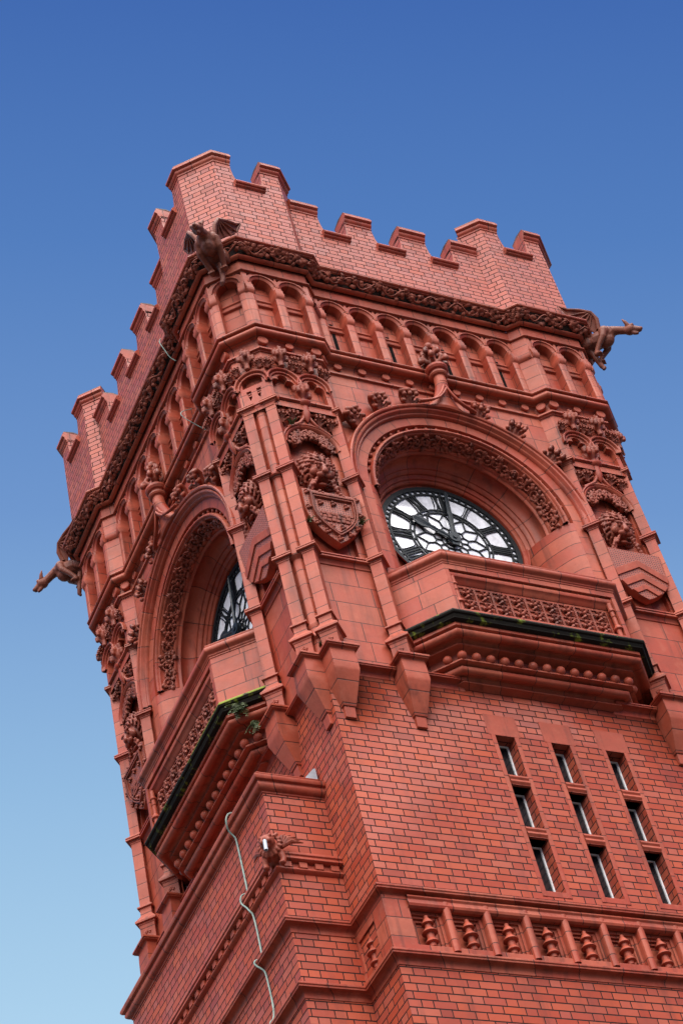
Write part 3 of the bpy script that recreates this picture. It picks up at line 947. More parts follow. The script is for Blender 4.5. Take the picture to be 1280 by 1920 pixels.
for i in (0, 4):
    f, L = seg(i, 0)
    for t in (.06, .5, .94):
        place('corbel_stone', cbmesh, seg_mat(i, L * t, .025, 2.275, sc=1.0 if t == .5 else 1.25))
for i in (1, 3):
    f, L = seg(i, 0); place('corbel_stone', cbmesh, seg_mat(i, L * .5, .025, 2.275, sc=1.2))

# ------------------------------------------------------------------ blind arcade
Z_S, Z_SP, Z_AT = 2.63, 3.98, 4.30
DA = .19
def arcade(i, n, r, slits=(), margin=None):
    f, L = seg(i, DA)
    pit = L / n if margin is None else (L - 2 * margin) / n
    m0 = 0 if margin is None else margin
    cs = [m0 + pit * (j + .5) for j in range(n)]
    mb = MB()
    holes = []; deps = []
    for j, c in enumerate(cs):
        ro = r + .078
        holes.append([(c - r, Z_S + .02), (c - r, Z_SP)] + [(c + ro * math.cos(PI - PI * q / 16), Z_SP + .002 + ro * math.sin(PI * q / 16)) for q in range(17)] + [(c + r, Z_SP), (c + r, Z_S + .02)]); deps.append(.22)
    top = Z_SP + r + .085
    for j in range(n + 1):                  # sunk triangles in the spandrels
        b = m0 + pit * j
        for sg in (-1, 1):
            if (j == 0 and sg < 0) or (j == n and sg > 0): continue
            x0 = b + sg * .022
            if abs(x0 - (b + sg * pit / 2)) < .1: continue
            tr = [(x0, top), (x0 + sg * .085, top), (x0 + sg * .008, top - .085)]
            if 0.01 < min(p[0] for p in tr) and max(p[0] for p in tr) < L - .01:
                holes.append(tr); deps.append(.05)
    holed(mb, f, [(0, Z_S - .05), (L, Z_S - .05), (L, Z_AT + .2), (0, Z_AT + .2)], holes, 0, back=True, depths=deps)
    me = mb.mesh('arcade_wall', TCB)
    return f, L, cs, pit, me
def arcade_build(i, n, r, sides, slits=(), margin=None):
    f, L, cs, pit, me = arcade(i, n, r, slits, margin)
    A = part('arcade', me, sides)
    for j, c in enumerate(cs):
        mb = MB()                            # moulded arch ring
        arcsweep(mb, f, c, Z_SP, [(r, -.23), (r, -.035), (r + .012, -.024), (r + .054, -.004), (r + .060, .022), (r + .085, .022), (r + .088, -.01)], PI, 0, 18)
        part('arch_ring', mb.mesh('arch_ring', TCVS), sides, A)
        mb = MB()                            # transom roll across the recess
        mb.grid([[f(u, -.22 + k, z) for k, z in ((0, 3.50), (.05, 3.52), (.06, 3.55), (.03, 3.58), (.03, 3.64), (.06, 3.66), (.05, 3.70), (0, 3.72))] for u in (c - r, c + r)])
        part('recess_transom', mb.mesh('recess_transom', TCP), sides, A)
        if j in slits:
            mb = MB(); box(mb, f, c - .035, c + .04, -.23, -.213, 2.66, 3.82)
            part('slit', mb.mesh('slit', SLIT), sides, A)
    # piers and capitals
    bs = [cs[0] - pit / 2] + [c + pit / 2 for c in cs]
    for j, b in enumerate(bs):
        edge = j in (0, len(bs) - 1)
        u0 = (b - (pit / 2 - r)) if not (j == 0) else 0.0
        u1 = (b + (pit / 2 - r)) if not (j == len(bs) - 1) else L
        if u1 - u0 < .05: continue
        mb = MB()
        e = .035
        rows = []
        for z, o in ((3.60, .0), (3.63, .04), (3.68, .062), (3.745, .066), (3.76, .052), (3.765, .046), (3.87, .044), (3.875, .02), (3.98, .012), (3.985, .0)):
            q = o * .28
            a = u0 - (q if j > 0 else 0); b_ = u1 + (q if j < len(bs) - 1 else 0)
            c0_ = .028 if j > 0 else 0.0; c1_ = .028 if j < len(bs) - 1 else 0.0
            rows.append([f(a, -.20, z), f(a, -c0_ * .6, z), f(a + c0_, o, z), f(b_ - c1_, o, z), f(b_, -c1_ * .6, z), f(b_, -.20, z)])
        mb.grid(rows); mb.face(rows[0]); mb.face(rows[-1])
        part('capital', mb.mesh('capital', TCP, 30), sides, A)
        mb = MB()                            # chamfered pier front, slightly proud
        w0, w1 = (u0, u1)
        rows = [[f(w0 + .004, .002, z), f(w0 + .04, .018, z), f(w1 - .04, .018, z), f(w1 - .004, .002, z)] for z in (Z_S, 3.62)]
        mb.grid(rows)
        part('pier', mb.mesh('pier', TCV, 20), sides, A)
    return A
for i in (0, 4):
    arcade_build(i, 2, .222, (0, 1), margin=.075)
arcade_build(2, 7, .225, (0, 1), (0, 2, 4, 6), margin=.06)
arcade_build(23, 1, .225, (0, -1, 1))
for i in (1, 3):
    f, L = seg(i, DA)
    mb = MB(); mb.face([f(0, 0, 2.5), f(L, 0, 2.5), f(L, 0, 4.7), f(0, 0, 4.7)])
    rows = [[f(u + sg * o * .41, o + .003, z) for u, sg in ((0, -1 if i == 3 else 1), (L, -1 if i == 3 else 1))] for z, o in ((3.60, .0), (3.63, .04), (3.68, .062), (3.745, .066), (3.76, .052), (3.765, .046), (3.87, .044), (3.875, .02), (3.98, .012), (3.985, .0))]
    mb.grid(rows)
    part('arcade_return', mb.mesh('arcade_return', TCV))
mb = MB()
sweep(mb, octo(DA), [(0, 4.315), (.05, 4.318), (.055, 4.34), (.04, 4.355), (.0, 4.37)], True)
part('arcade_string', mb.mesh('arcade_string', TCU), (0,))

# ------------------------------------------------------------------ vine frieze
FRZ = [(-.01, 4.655), (.025, 4.65), (.06, 4.66), (.082, 4.685), (.078, 4.715), (.055, 4.73), (.04, 4.735)]
BED = [(.04, 4.735), (.045, 4.78), (.09, 4.86), (.16, 4.92), (.20, 4.935)]
TOPM = [(.20, 4.935), (.235, 4.94), (.245, 4.96), (.275, 4.965), (.292, 4.99), (.288, 5.015), (.25, 5.025), (.24, 5.045), (.25, 5.06), (.22, 5.085), (.12, 5.10), (.02, 5.105)]
P0 = octo(.24)
mb = MB(); sweep(mb, P0, [(-.055, 4.30), (-.045, 4.33), (-.045, 4.66)] , True); part('plain_band', mb.mesh('plain_band', TCB), (0,))
DK = -.10
sh = lambda pr: [(o - .0, z) for o, z in pr]
mb = MB(); sweep(mb, P0, sh(FRZ), True); fz = part('frieze', mb.mesh('frieze', TCU), (0,))
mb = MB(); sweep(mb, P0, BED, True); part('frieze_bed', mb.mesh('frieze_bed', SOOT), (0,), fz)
mb = MB(); sweep(mb, P0, TOPM, True); part('frieze_top', mb.mesh('frieze_top', TCU), (0,), fz)
def vine_run(i, dl_a=.21, dl_b=.35, z_a=4.735, z_b=4.905):
    """trailing stem with leaves along one side of the plan, on the sloping bed"""
    Pa, Pb = octo(.24 + .075), octo(.24 + .225)
    a0, a1 = Pa[i], Pa[(i + 1) % 24]; b0, b1 = Pb[i], Pb[(i + 1) % 24]
    L = (a1 - a0).length
    def S_(u, h, lift=0.0):             # h: 0 bottom .. 1 top of the bed
        t = u / L
        A = a0.lerp(a1, t); B = b0.lerp(b1, t); p = A.lerp(B, h)
        tt = (a1 - a0).normalized(); nn = Vector((tt.y, -tt.x))
        q = Vector((p.x, p.y, 4.765 + .17 * h))
        return q + (Vector((nn.x, nn.y, 0)) * .62 - Vector((0, 0, .78))) * lift
    tt = (a1 - a0).normalized(); T = Vector((tt.x, tt.y, 0))
    up = (S_(0, 0, 1) - S_(0, 0, 0)).normalized(); hgt = (S_(0, 1) - S_(0, 0)).normalized()
    mb = MB()
    nw = max(1, round(L / .60)); wl = L / nw
    N = nw * 14
    tube(mb, [S_(L * j / N, .5 + .40 * math.sin(2 * PI * j / 14 + .6), .06) for j in range(N + 1)], .0155, 6)
    for q in range(nw * 2):
        u = (q + .5) * wl / 2; sg = 1 if q % 2 else -1
        c = S_(min(max(u + .02, .05), L - .05), .5 - sg * .12, .035)
        tube(mb, spiral(c, T, hgt, .095, .02, (.4 if sg > 0 else 3.6), .8 * sg, 10), [.013] * 8 + [.016, .018, .016], 5)
        for k in range(11):
            uu = min(max(u + random.uniform(-.17, .17), .04), L - .04)
            hh = min(max(.5 - sg * random.uniform(-.25, .42), .08), .92)
            a = random.choice((0.3, 2.8, 3.6, 5.8)) + random.uniform(-.6, .6)
            d = T * math.cos(a) + hgt * math.sin(a)
            leaf(mb, S_(uu, hh, random.uniform(.0, .03)), d, up, random.uniform(.11, .17), random.uniform(.032, .048), random.uniform(.3, .6), 2)
    return mb
for i in (0, 1, 2, 3, 4):
    part('frieze_vine', vine_run(i).mesh('frieze_vine', TCD, 60), parent={0: fz[0], 1: fz[0]} if False else None)
part('frieze_vine', vine_run(23).mesh('frieze_vine', TCD, 60), (0, -1, 1))

# ------------------------------------------------------------------ battlements
PW = .34
def merlon_wall(mb, f, outline):
    prism(mb, f, outline, -PW, 0)
TT, TS, MT, MS = 8.22, 7.50, 7.40, 6.74     # turret merlon top / sill, main merlon top / sill (below copings)
COP = lambda z, t=PW: [(-t - .04, z), (-t - .04, z + .22), (-t * .5, z + .27), (.06, z + .235), (.085, z + .215), (.085, z + .195), (.07, z + .185), (.10, z + .165), (.118, z + .13), (.115, z + .085), (.09, z + .06), (.065, z + .05), (.065, z + .025), (.05, z - .02), (.02, z - .045), (.015, z - .09), (.0, z - .095), (-t - .04, z)]
SIL = lambda z: [(-PW - .02, z - .05), (-PW - .02, z + .03), (.0, z + .06), (.05, z + .045), (.07, z + .025), (.065, z + .01), (.09, z - .01), (.10, z - .045), (.085, z - .08), (.05, z - .095), (.045, z - .12), (.02, z - .14), (.0, z - .15)]
PD = .255
PP = octo(PD)
def coping(path, z, nm='coping', sides=(0, 1)):
    mb = MB(); sweep(mb, path, COP(z))
    c_ = part(nm, mb.mesh(nm, TCU), sides)
    mb = MB(); sweep(mb, path, [(-PW - .05, z + .20), (-PW - .05, z + .235), (-PW * .5, z + .295), (.058, z + .258), (.075, z + .240), (.075, z + .226), (.055, z + .234)])
    part('lead_cap', mb.mesh('lead_cap', LEAD), sides, c_)
    return c_
def sill(f, u0, u1, z, sides=(0, 1)):
    a, b = f(u0, 0, 0), f(u1, 0, 0)
    mb = MB(); sweep(mb, [(a.x, a.y), (b.x, b.y)], SIL(z))
    for u, sg in ((u0, 1), (u1, -1)):        # splayed jamb stones at both ends of the embrasure
        rows = []
        for k in (-PW, .003):
            rows.append([f(u - sg * .0 + sg * x, k, z + zz) for x, zz in ((-.01, .62), (.0, .45), (.02, .26), (.055, .12), (.11, .045))])
        mb.grid(rows)
        mb.face([f(u + sg * x, .003, z + zz) for x, zz in ((-.012, .62), (.0, .45), (.02, .26), (.055, .12), (.11, .045), (-.012, .045))])
    return part('embrasure_sill', mb.mesh('embrasure_sill', TCU), sides)
for i in (0, 4):
    f, L = seg(i, PD)
    n0, n1 = ((.38, 1.06) if i == 0 else (L - 1.06, L - .38))
    mb = MB(); merlon_wall(mb, f, [(0, 5.0), (L, 5.0), (L, TT), (n1, TT), (n1, TS), (n0, TS), (n0, TT), (0, TT)])
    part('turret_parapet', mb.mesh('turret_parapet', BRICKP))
    sill(f, n0, n1, TS)
    a, b = (n1, L) if i == 0 else (0, n0)
    j = 1 if i == 0 else 3
    # outer merlon of the turret, turning the corner onto the return
    pts = [f(n1, 0, 0), f(L, 0, 0)] if i == 0 else [f(0, 0, 0), f(n0, 0, 0)]
    g, M = seg(j, PD)
    if i == 0: path = [(pts[0].x, pts[0].y), (pts[1].x, pts[1].y)] + [(lambda q: (q.x, q.y))(g(M + .22, 0, 0))]
    else: path = [(lambda q: (q.x, q.y))(g(-.22, 0, 0)), (pts[0].x, pts[0].y), (pts[1].x, pts[1].y)]
    coping(path, TT)
for j in (1, 3):
    g, M = seg(j, PD)
    u0, u1 = (0, M + .25) if j == 1 else (-.25, M)
    mb = MB(); merlon_wall(mb, g, [(u0, 5.0), (u1, 5.0), (u1, TT), (u0, TT)])
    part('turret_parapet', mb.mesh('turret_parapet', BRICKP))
# corner merlons: diagonal face and the stubs beside it
def stub(i, which):
    f, L = seg(i, PD)
    q = f(.38, 0, 0) if which == 0 else f(L - .38, 0, 0)
    return (q.x, q.y)
f, L = seg(23, PD)
mb = MB(); merlon_wall(mb, f, [(0, 5.0), (L, 5.0), (L, TT), (0, TT)])
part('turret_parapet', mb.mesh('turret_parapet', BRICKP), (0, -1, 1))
coping([stub(22, 1), (PP[23].x, PP[23].y), (PP[0].x, PP[0].y), stub(0, 0)], TT, sides=(0, -1, 1))
# curtain between the turrets
f, L = seg(2, PD)
X0 = f.o.x + 4
cr = [(2.40, 3.03), (3.67, 4.33), (4.97, 5.60)]
out = [(0, 5.0), (L, 5.0), (L, MT)]
for a, b in cr[::-1]:
    out += [(b - X0, MT), (b - X0, MS), (a - X0, MS), (a - X0, MT)]
out += [(0, MT)]
mb = MB(); merlon_wall(mb, f, out)
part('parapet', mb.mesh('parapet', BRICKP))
for a, b in cr:
    sill(f, a - X0, b - X0, MS)
for a, b in ((X0 - .0, 2.40), (3.03, 3.67), (4.33, 4.97), (5.60, X0 + L)):
    p, q = f(a - X0, 0, 0), f(b - X0, 0, 0)
    coping([(p.x, p.y), (q.x, q.y)], MT)

# ------------------------------------------------------------------ carved ornament
def fol_blob(mb, n=6, r=.13, h=.0, ball_r=.05, seed=1):
    rg = random.Random(seed)
    for i in range(n):
        a = 2 * PI * i / n + rg.uniform(-.25, .25)
        d = Vector((math.cos(a), math.sin(a), 0))
        z0 = h + rg.uniform(-.03, .03)
        tube(mb, [Vector((0, 0, z0 - .12)), d * r * .55 + Vector((0, 0, z0 - .04)), d * r * .95 + Vector((0, 0, z0 + .06)), d * r * 1.25 + Vector((0, 0, z0 + .03)), d * r * 1.30 + Vector((0, 0, z0 - .04))],
             [.03, .045, .05, .045, .03], 6)
        ball(mb, d * r * 1.22 + Vector((0, 0, z0 - .03)), ball_r, 7, 5)
        ball(mb, d * r * .8 + Vector((0, 0, z0 + .10)), ball_r * .8, 7, 5)
def finial_fn(mb):
    tube(mb, [(0, 0, 0), (0, 0, .2), (0, 0, .45)], [.085, .075, .07], 10)
    fol_blob(mb, 6, .19, .20, .06, 3)
    fol_blob(mb, 5, .12, .42, .05, 5)
    ball(mb, (0, 0, .62), .085, 10, 8)
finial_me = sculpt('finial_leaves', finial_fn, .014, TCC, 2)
def small_fin(mb):
    tube(mb, [(0, 0, -.14), (0, 0, 0), (0, 0, .16)], [.045, .045, .05], 8)
    fol_blob(mb, 5, .10, .10, .038, 9)
    fol_blob(mb, 4, .06, .22, .034, 13)
    ball(mb, (0, 0, .28), .04, 8, 6)
smallfin_me = sculpt('leaf_finial', small_fin, .011, TCC, 2)
def crocket_fn(mb):
    # leaf that rises off the hood (along +z) and curls over to the front (-y)
    for x, sc_, ph in ((-.085, .82, .03), (0, 1.0, 0), (.085, .82, .03)):
        p = [Vector((x * .6, .04, -.14)), Vector((x * .9, -.02, .02)), Vector((x * 1.2, -.07, .16 * sc_)), Vector((x * 1.5, -.15, .20 * sc_)), Vector((x * 1.6, -.20, .14 * sc_)), Vector((x * 1.5, -.18, .08 * sc_))]
        tube(mb, p, [.055, .055, .055, .055, .045, .03], 7)
        ball(mb, p[-1] + Vector((0, .0, -.01)), .045, 8, 6)
    for x in (-.11, .11):
        tube(mb, [Vector((x * .3, 0, -.10)), Vector((x, -.05, -.06)), Vector((x * 1.5, -.11, .0)), Vector((x * 1.6, -.13, -.06))], [.03, .04, .04, .03], 6)
        ball(mb, (x * 1.5, -.13, -.05), .042, 7, 5)
        ball(mb, (x * .7, -.13, .03), .032, 7, 5)
crocket_me = sculpt('crocket', crocket_fn, .012, TCC, 1)

for deg in (143, 124, 107, 74, 57, 38):
    a = rad(deg)
    place('crocket', crocket_me, at(CC + 2.70 * math.cos(a), .12, CZ + 2.70 * math.sin(a), ry=-(a - PI / 2) * .85, sc=1.12), parent=hood)
# ogee stem and finial over the arch
mb = MB()
lathe(mb, Q(CC, .33, 0), [(.125, 2.1), (.122, 2.22), (.122, 2.30), (.165, 2.315), (.19, 2.35), (.19, 2.385), (.165, 2.41), (.16, 2.44), (.205, 2.46), (.235, 2.51), (.235, 2.56), (.20, 2.60), (.15, 2.62), (.12, 2.70)], 18)
fl_ = MB()
lathe(fl_, (0, 0, 0), [(.60, 1.43), (.50, 1.475), (.38, 1.54), (.28, 1.64), (.205, 1.77), (.155, 1.95), (.128, 2.12), (.124, 2.2)], 20)
for v_ in fl_.v:
    q_ = min(1.0, max(0.0, (v_.z - 1.43) / .7))
    v_.y = v_.y * (.42 + .58 * q_) - .05 - .28 * q_ ** .6
mb.add(fl_.moved(Matrix.Translation(Q(CC, .0, 0))))
stem = part('finial_stem', mb.mesh('finial_stem', TCV, 30))
for sg in (-1, 1):
    mb = MB()
    for q, (r0, kk) in enumerate(((.032, .27), (.026, .31))):
        pts_ = [Q(CC + sg * x, kk + .14 * (1 - x / .62) ** .7, z) for x, z in ((.62, 1.47), (.47, 1.49 - q * .02), (.32, 1.545 - q * .035), (.20, 1.64 - q * .06), (.10, 1.79 - q * .09), (.015, 1.98 - q * .13))]
        tube(mb, pts_, r0, 7)
    part('ogee_moulding', mb.mesh('ogee_moulding', TCP), parent=stem)
place('finial_leaves', finial_me, at(CC, .33, 2.60, sc=1.15), parent=stem)

# scrolling vine in the arch
mb = MB()
rg = random.Random(4)
nV = 30
for i in range(nV):
    a = rad(180 - (i + .5) * 180 / nV)
    er = Vector((math.cos(a), 0, math.sin(a))); T = Vector((-math.sin(a), 0, math.cos(a)))
    kd = Vector((0, -1, 0))
    nrm_ = (er * -.93 + kd * .36).normalized(); bd = (er * .36 + kd * .93).normalized()
    c = Q(CC, -.155, CZ) + er * 1.905
    sg = 1 if i % 2 else -1
    tube(mb, [p + nrm_ * .03 for p in spiral(c, T, bd * sg, .125, .018, PI, 1.35, 16)], [.020] * 13 + [.024, .028, .028, .022], 6)
    for k in range(6):
        b_ = rg.uniform(0, 2 * PI); d = T * math.cos(b_) + bd * math.sin(b_)
        leaf(mb, c + d * .06 + nrm_ * .01, d + T * .3, nrm_, rg.uniform(.10, .15), rg.uniform(.03, .045), .45, 2)
    if i % 5 == 2:
        for k in range(6):
            ball(mb, c + T * rg.uniform(-.06, .06) + bd * rg.uniform(-.07, .07) + nrm_ * .045, .03, 6, 5)
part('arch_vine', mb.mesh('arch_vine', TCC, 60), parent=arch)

# shield bays: hood, foliage, lion, shield
DOT = None
def dot_mat():
    m = NT('terracotta_drilled')
    u, v = m.uv()
    fu = m.math('SUBTRACT', m.math('FRACT', m.math('DIVIDE', u, .052)), .5)
    fv = m.math('SUBTRACT', m.math('FRACT', m.math('DIVIDE', v, .052)), .5)
    r = m.math('SQRT', m.math('ADD', m.math('MULTIPLY', fu, fu), m.math('MULTIPLY', fv, fv)))
    h = m.rng(r, .22, .30, 1.0, 0.0)
    col = m.mix(m.rng(m.noise(9.0, 4.0), .4, .7, 0, .5), (0.31, 0.068, 0.038, 1), (0.18, .045, .025, 1))
    col = m.mix(m.math('MULTIPLY', h, .85), col, (0.05, .018, .012, 1))
    m.link(col, m.b.inputs['Base Color']); m.b.inputs['Roughness'].default_value = .5
    m.bump(m.math('MULTIPLY', h, -1.0), .6, .015)
    return m.m
DOT = dot_mat()
def heater(c, zt, zb, hw, n=10, pw=2.1, sh=.34):
    """shield outline, clockwise from the top left"""
    pts = [(c - hw, zt), (c + hw, zt)]
    zm = zt - (zt - zb) * sh
    for i in range(n + 1):
        t = i / n; pts.append((c + hw * (1 - t ** pw), zm - (zm - zb) * t))
    for i in range(n - 1, -1, -1):
        t = i / n; pts.append((c - hw * (1 - t ** pw), zm - (zm - zb) * t))
    return pts
SH_T, SH_B = -1.86, -3.06
def tilt(F, k0, k1):
    """lean a frame so that the top stands farther out"""
    return lambda u, k, z: F(u, k + k0 + (k1 - k0) * (z - SH_B) / (SH_T - SH_B), z)
TF = tilt(FRONT, .06, .15)
def rim(mb, F, o, w, k0, k1):
    c = (sum(p[0] for p in o) / len(o), sum(p[1] for p in o) / len(o))
    inn = [(c[0] + (p[0] - c[0]) * w, c[1] + (p[1] - c[1]) * w) for p in o]
    n = len(o)
    for prof in (0,):
        rows = [[F(p[0], k0, p[1]) for p in o], [F(p[0], k1, p[1]) for p in o], [F(p[0], k1, p[1]) for p in inn], [F(p[0], k0, p[1]) for p in inn]]
        mb.grid(rows, closed=True)
    return inn
def field(o, k):
    mb = MB(); c = sum(p[0] for p in o) / len(o)
    q = [(c + (p[0] - c) * .985, SH_T - .01 + (p[1] - SH_T) * .985) for p in o]
    for t in tessellate_polygon([[Vector((p[0], p[1], 0)) for p in q]]):
        mb.face([TF(q[i][0], k, q[i][1]) for i in t])
    return mb.mesh('shield_field', DOT)
def shield_bordered(c):
    o = heater(c, SH_T, SH_B, .56)
    mb = MB(); prism(mb, TF, o, -.04, .125)
    body = mb.mesh('shield', TCP)
    mb = MB()
    inn = rim(mb, TF, [(c + (p[0] - c) * .78, SH_T - .10 + (p[1] - SH_T) * .80) for p in o], .93, .13, .19)
    rim(mb, TF, [(c + (p[0] - c) * .70, SH_T - .15 + (p[1] - SH_T) * .70) for p in o], .94, .13, .175)
    for r_ in range(3):
        for q in range(8):
            box(mb, TF, c - .36 + q * .09 + .02 * (r_ % 2), c - .285 + q * .09 + .02 * (r_ % 2), .12, .15 + .008 * ((q + r_) % 2), SH_T - .56 - r_ * .075, SH_T - .50 - r_ * .075)
    for q in range(0):                       # scalloped bar
        ball(mb, TF(c - .32 + q * .08, .15, SH_T - .60), .05, 7, 5, (1, .6, 1))
        ball(mb, TF(c - .28 + q * .07, .15, SH_T - .68), .038, 7, 5, (1, .6, 1))
    for (x, z) in ((-.48, -.08), (-.2, -.05), (.2, -.05), (.48, -.08), (-.5, -.45), (.5, -.45), (-.38, -.80), (.38, -.80), (0, -1.10), (-.22, -.97), (.22, -.97), (0, -.28), (-.25, -.30), (.25, -.3), (-.12, -.84), (.1, -.82)):
        for a in range(3):
            ball(mb, TF(c + x + .035 * math.cos(a * 2.1), .15, SH_T + z + .035 * math.sin(a * 2.1)), .032, 6, 5)
    return body, field(o, .129), mb.mesh('shield_charges', TCC)
def shield_chevrons(c):
    HW, PWR, SHF = .58, 2.6, .44
    o = heater(c, SH_T, SH_B, HW, 14, PWR, SHF)
    mb = MB(); prism(mb, TF, o, -.04, .10)
    body = mb.mesh('shield', TCP)
    mb = MB()
    zm = SH_T - (SH_T - SH_B) * SHF
    def half(z): return HW * (1 - max(0.0, min(1.0, (zm - z) / (zm - SH_B))) ** PWR)
    def reach(z0, sl):                       # where an arm meets the edge of the shield
        x = 0.0
        while x < half(z0 - x * sl) - .006: x += .004
        return x
    for zt, th in ((-.24, .17), (-.55, .16), (-.84, .12)):
        z0 = SH_T + zt; sl = .55
        xa, xb = reach(z0, sl), reach(z0 - th, sl)
        prism(mb, TF, [(c - xa, z0 - xa * sl), (c, z0), (c + xa, z0 - xa * sl), (c + xb, z0 - th - xb * sl), (c, z0 - th), (c - xb, z0 - th - xb * sl)], .10, .13)
    return body, field(o, .104), mb.mesh('shield_charges', TCP)
def lion_fn(mb_out):
    rg = random.Random(8)
    mb = MB()
    ball(mb, (0, .0, 0), .25, 14, 10, (1.0, .9, 1.12))
    ball(mb, (0, -.24, .0), .165, 12, 8, (1.05, 1.0, 1.15))     # face
    tube(mb, [(0, -.26, .17), (0, -.37, .08), (0, -.47, -.03), (0, -.485, -.06)], [.045, .05, .068, .06], 9)  # nose ridge
    ball(mb, (0, -.49, -.035), .06, 9, 7, (1.25, .8, .7))
    for sx in (-1, 1):
        ball(mb, (sx * .075, -.43, -.105), .078, 9, 7, (1.1, .9, .75))     # muzzle pads
        ball(mb, (sx * .105, -.375, .125), .062, 9, 7, (1.5, .8, .5))      # brow
        ball(mb, (sx * .105, -.385, .065), .034, 8, 6)                     # eye
        ball(mb, (sx * .165, -.30, -.03), .08, 9, 7)                       # cheek
    ball(mb, (0, -.36, -.27), .075, 9, 7, (1.2, .9, .5))                # lower jaw
    for ring, (R_, y, n, r_) in enumerate(((.25, -.11, 15, .045), (.31, -.03, 18, .05), (.355, .05, 20, .055))):
        for i in range(n):
            a = 2 * PI * (i + .5 * (ring % 2)) / n
            if math.sin(a) < -.80: continue
            p = Vector((math.cos(a) * R_ * .95, y, math.sin(a) * R_ * 1.08))
            q = Vector((math.cos(a + .3) * (R_ + .07), y + .02, math.sin(a + .3) * (R_ + .07) * 1.06))
            tube(mb, [p * .85, p + Vector((0, -.045, 0)), q, q + Vector((-math.sin(a), -.6, math.cos(a))) * .04], [r_ * .7, r_ * .75, r_ * .6, r_ * .45], 6)
            ball(mb, q + Vector((-math.sin(a), -.6, math.cos(a))) * .04, r_ * .62, 6, 5)
    mb_out.add(mb.moved(Matrix.Rotation(rad(26), 4, 'X') @ Matrix.Diagonal((1, .72, 1, 1))))               # looks down
    mb = mb_out
    for sx in (-1, 1):                                                   # twisted swags that hold the shield
        P_ = [Vector((sx * .17, -.17, -.30)), Vector((sx * .23, -.14, -.42)), Vector((sx * .29, -.11, -.54)), Vector((sx * .35, -.09, -.66)), Vector((sx * .42, -.08, -.76))]
        for q in range(17):
            t = q / 16 * (len(P_) - 1); i0 = min(int(t), len(P_) - 2); p = P_[i0].lerp(P_[i0 + 1], t - i0)
            ball(mb, p + Vector((.028 * (-1) ** q, rg.uniform(-.02, .02), 0)), .038, 7, 5)
lion_me = sculpt('lion_head', lion_fn, .0125, TCC, 2)
# foliage swag inside the niche head
mb = MB(); rg = random.Random(21)
for i in range(13):
    a = rad(168 - i * 13)
    c = Q(4, .06, -.46) + Vector((math.cos(a) * .36, 0, math.sin(a) * .36))
    er = Vector((math.cos(a), 0, math.sin(a))); T = Vector((-math.sin(a), 0, math.cos(a)))
    ball(mb, c + Vector((0, -.02, 0)), .085, 8, 6)
    tube(mb, [p + Vector((0, -.085, 0)) for p in spiral(c, T, er * (1 if i % 2 else -1), .085, .02, 0, 1.2, 12)], .022, 6)
    for k in range(4):
        b_ = rg.uniform(0, 6.28); d = T * math.cos(b_) + er * math.sin(b_)
        leaf(mb, c + d * .04 + Vector((0, -.06, 0)), d, Vector((0, -1, 0)), .12, .04, .35, 2)
swag_me = mb.mesh('leaf_swag', TCC, 60)
mb = MB()
NC = 4.0
arcsweep(mb, FRONT, NC, -.46, [(.435, .05), (.44, .10), (.465, .115), (.485, .10), (.49, .12), (.51, .175), (.535, .19), (.55, .17), (.555, .15), (.575, .19), (.60, .185), (.605, .05)], PI, 0, 30)
for sg in (-1, 1):
    tube(mb, [Q(NC + sg * x, .15 + .05 * (1 - x / .4), z) for x, z in ((.42, -.01), (.28, .07), (.16, .15), (.08, .27), (.015, .46))], .035, 7)
og = [(.40, .0), (.28, .085), (.17, .16), (.11, .29), (.085, .5)]
lo = [(.30, .055), (.2, .10), (.0, .135)]
prism(mb, FRONT, [(NC - x, z) for x, z in og] + [(NC + x, z) for x, z in og[::-1]] + [(NC + x, z) for x, z in lo] + [(NC - x, z) for x, z in lo[1::-1]], .05, .17)
lathe(mb, Q(NC, .2, 0), [(.004, .17), (.05, .24), (.085, .36), (.085, .55), (.085, .58), (.12, .60), (.15, .63), (.155, .67), (.13, .70), (.08, .72), (.07, .80)], 14)
nhood = mb.mesh('niche_hood', TCU, 40)
for c, kind in ((.83, 'a'), (7.15, 'b')):
    nh = place('niche_hood', nhood, Matrix.Translation((c - 4, 0, 0)))
    place('leaf_finial', smallfin_me, at(4, .22, .84, sc=1.35), parent=nh)
    place('leaf_swag', swag_me, Matrix.Identity(4), parent=nh)
    for x, z in ((-.50, .22), (-.27, .30), (.27, .30), (.50, .22)):
        place('crocket', crocket_me, at(4 + x, .13, z, sc=.62), parent=nh)
    lh = place('lion_head', lion_me, at(c - .02, .05, -1.16))
    body, fl, ch = shield_bordered(c) if kind == 'a' else shield_chevrons(c)
    lab = 'bordered shield with a scalloped bar' if kind == 'a' else 'shield with three raised chevrons'
    sh_ = part('shield', body, label=lab)
    part('shield_field', fl, parent=sh_)
    part('shield_charges', ch, parent=sh_)

# leaf finials and small leaves under the cornice on every turret head
for i, dirs in ((0, (0, 1)), (4, (0, 1)), (23, (0, -1, 1))):
    f, L = seg(i, 0)
    cs = [L / 2] if i == 23 else [L * .25 + .01, L * .75 - .01]
    for c in cs:
        place('leaf_finial', smallfin_me, seg_mat(i, c, .09, 1.70, sc=1.2), dirs)
        for x in (-.24, .24):
            place('crocket', crocket_me, seg_mat(i, c + x, .03, 1.72 if abs(x) < .2 else 1.62, sc=.50), dirs)
    ends = [0.0, L / 2, L] if i != 23 else []
    for c in ends:
        place('leaf_boss', crocket_me, seg_mat(i, min(max(c, .03), L - .03), .05, 1.55 if c not in (L / 2,) else 1.78, sc=.5), dirs)

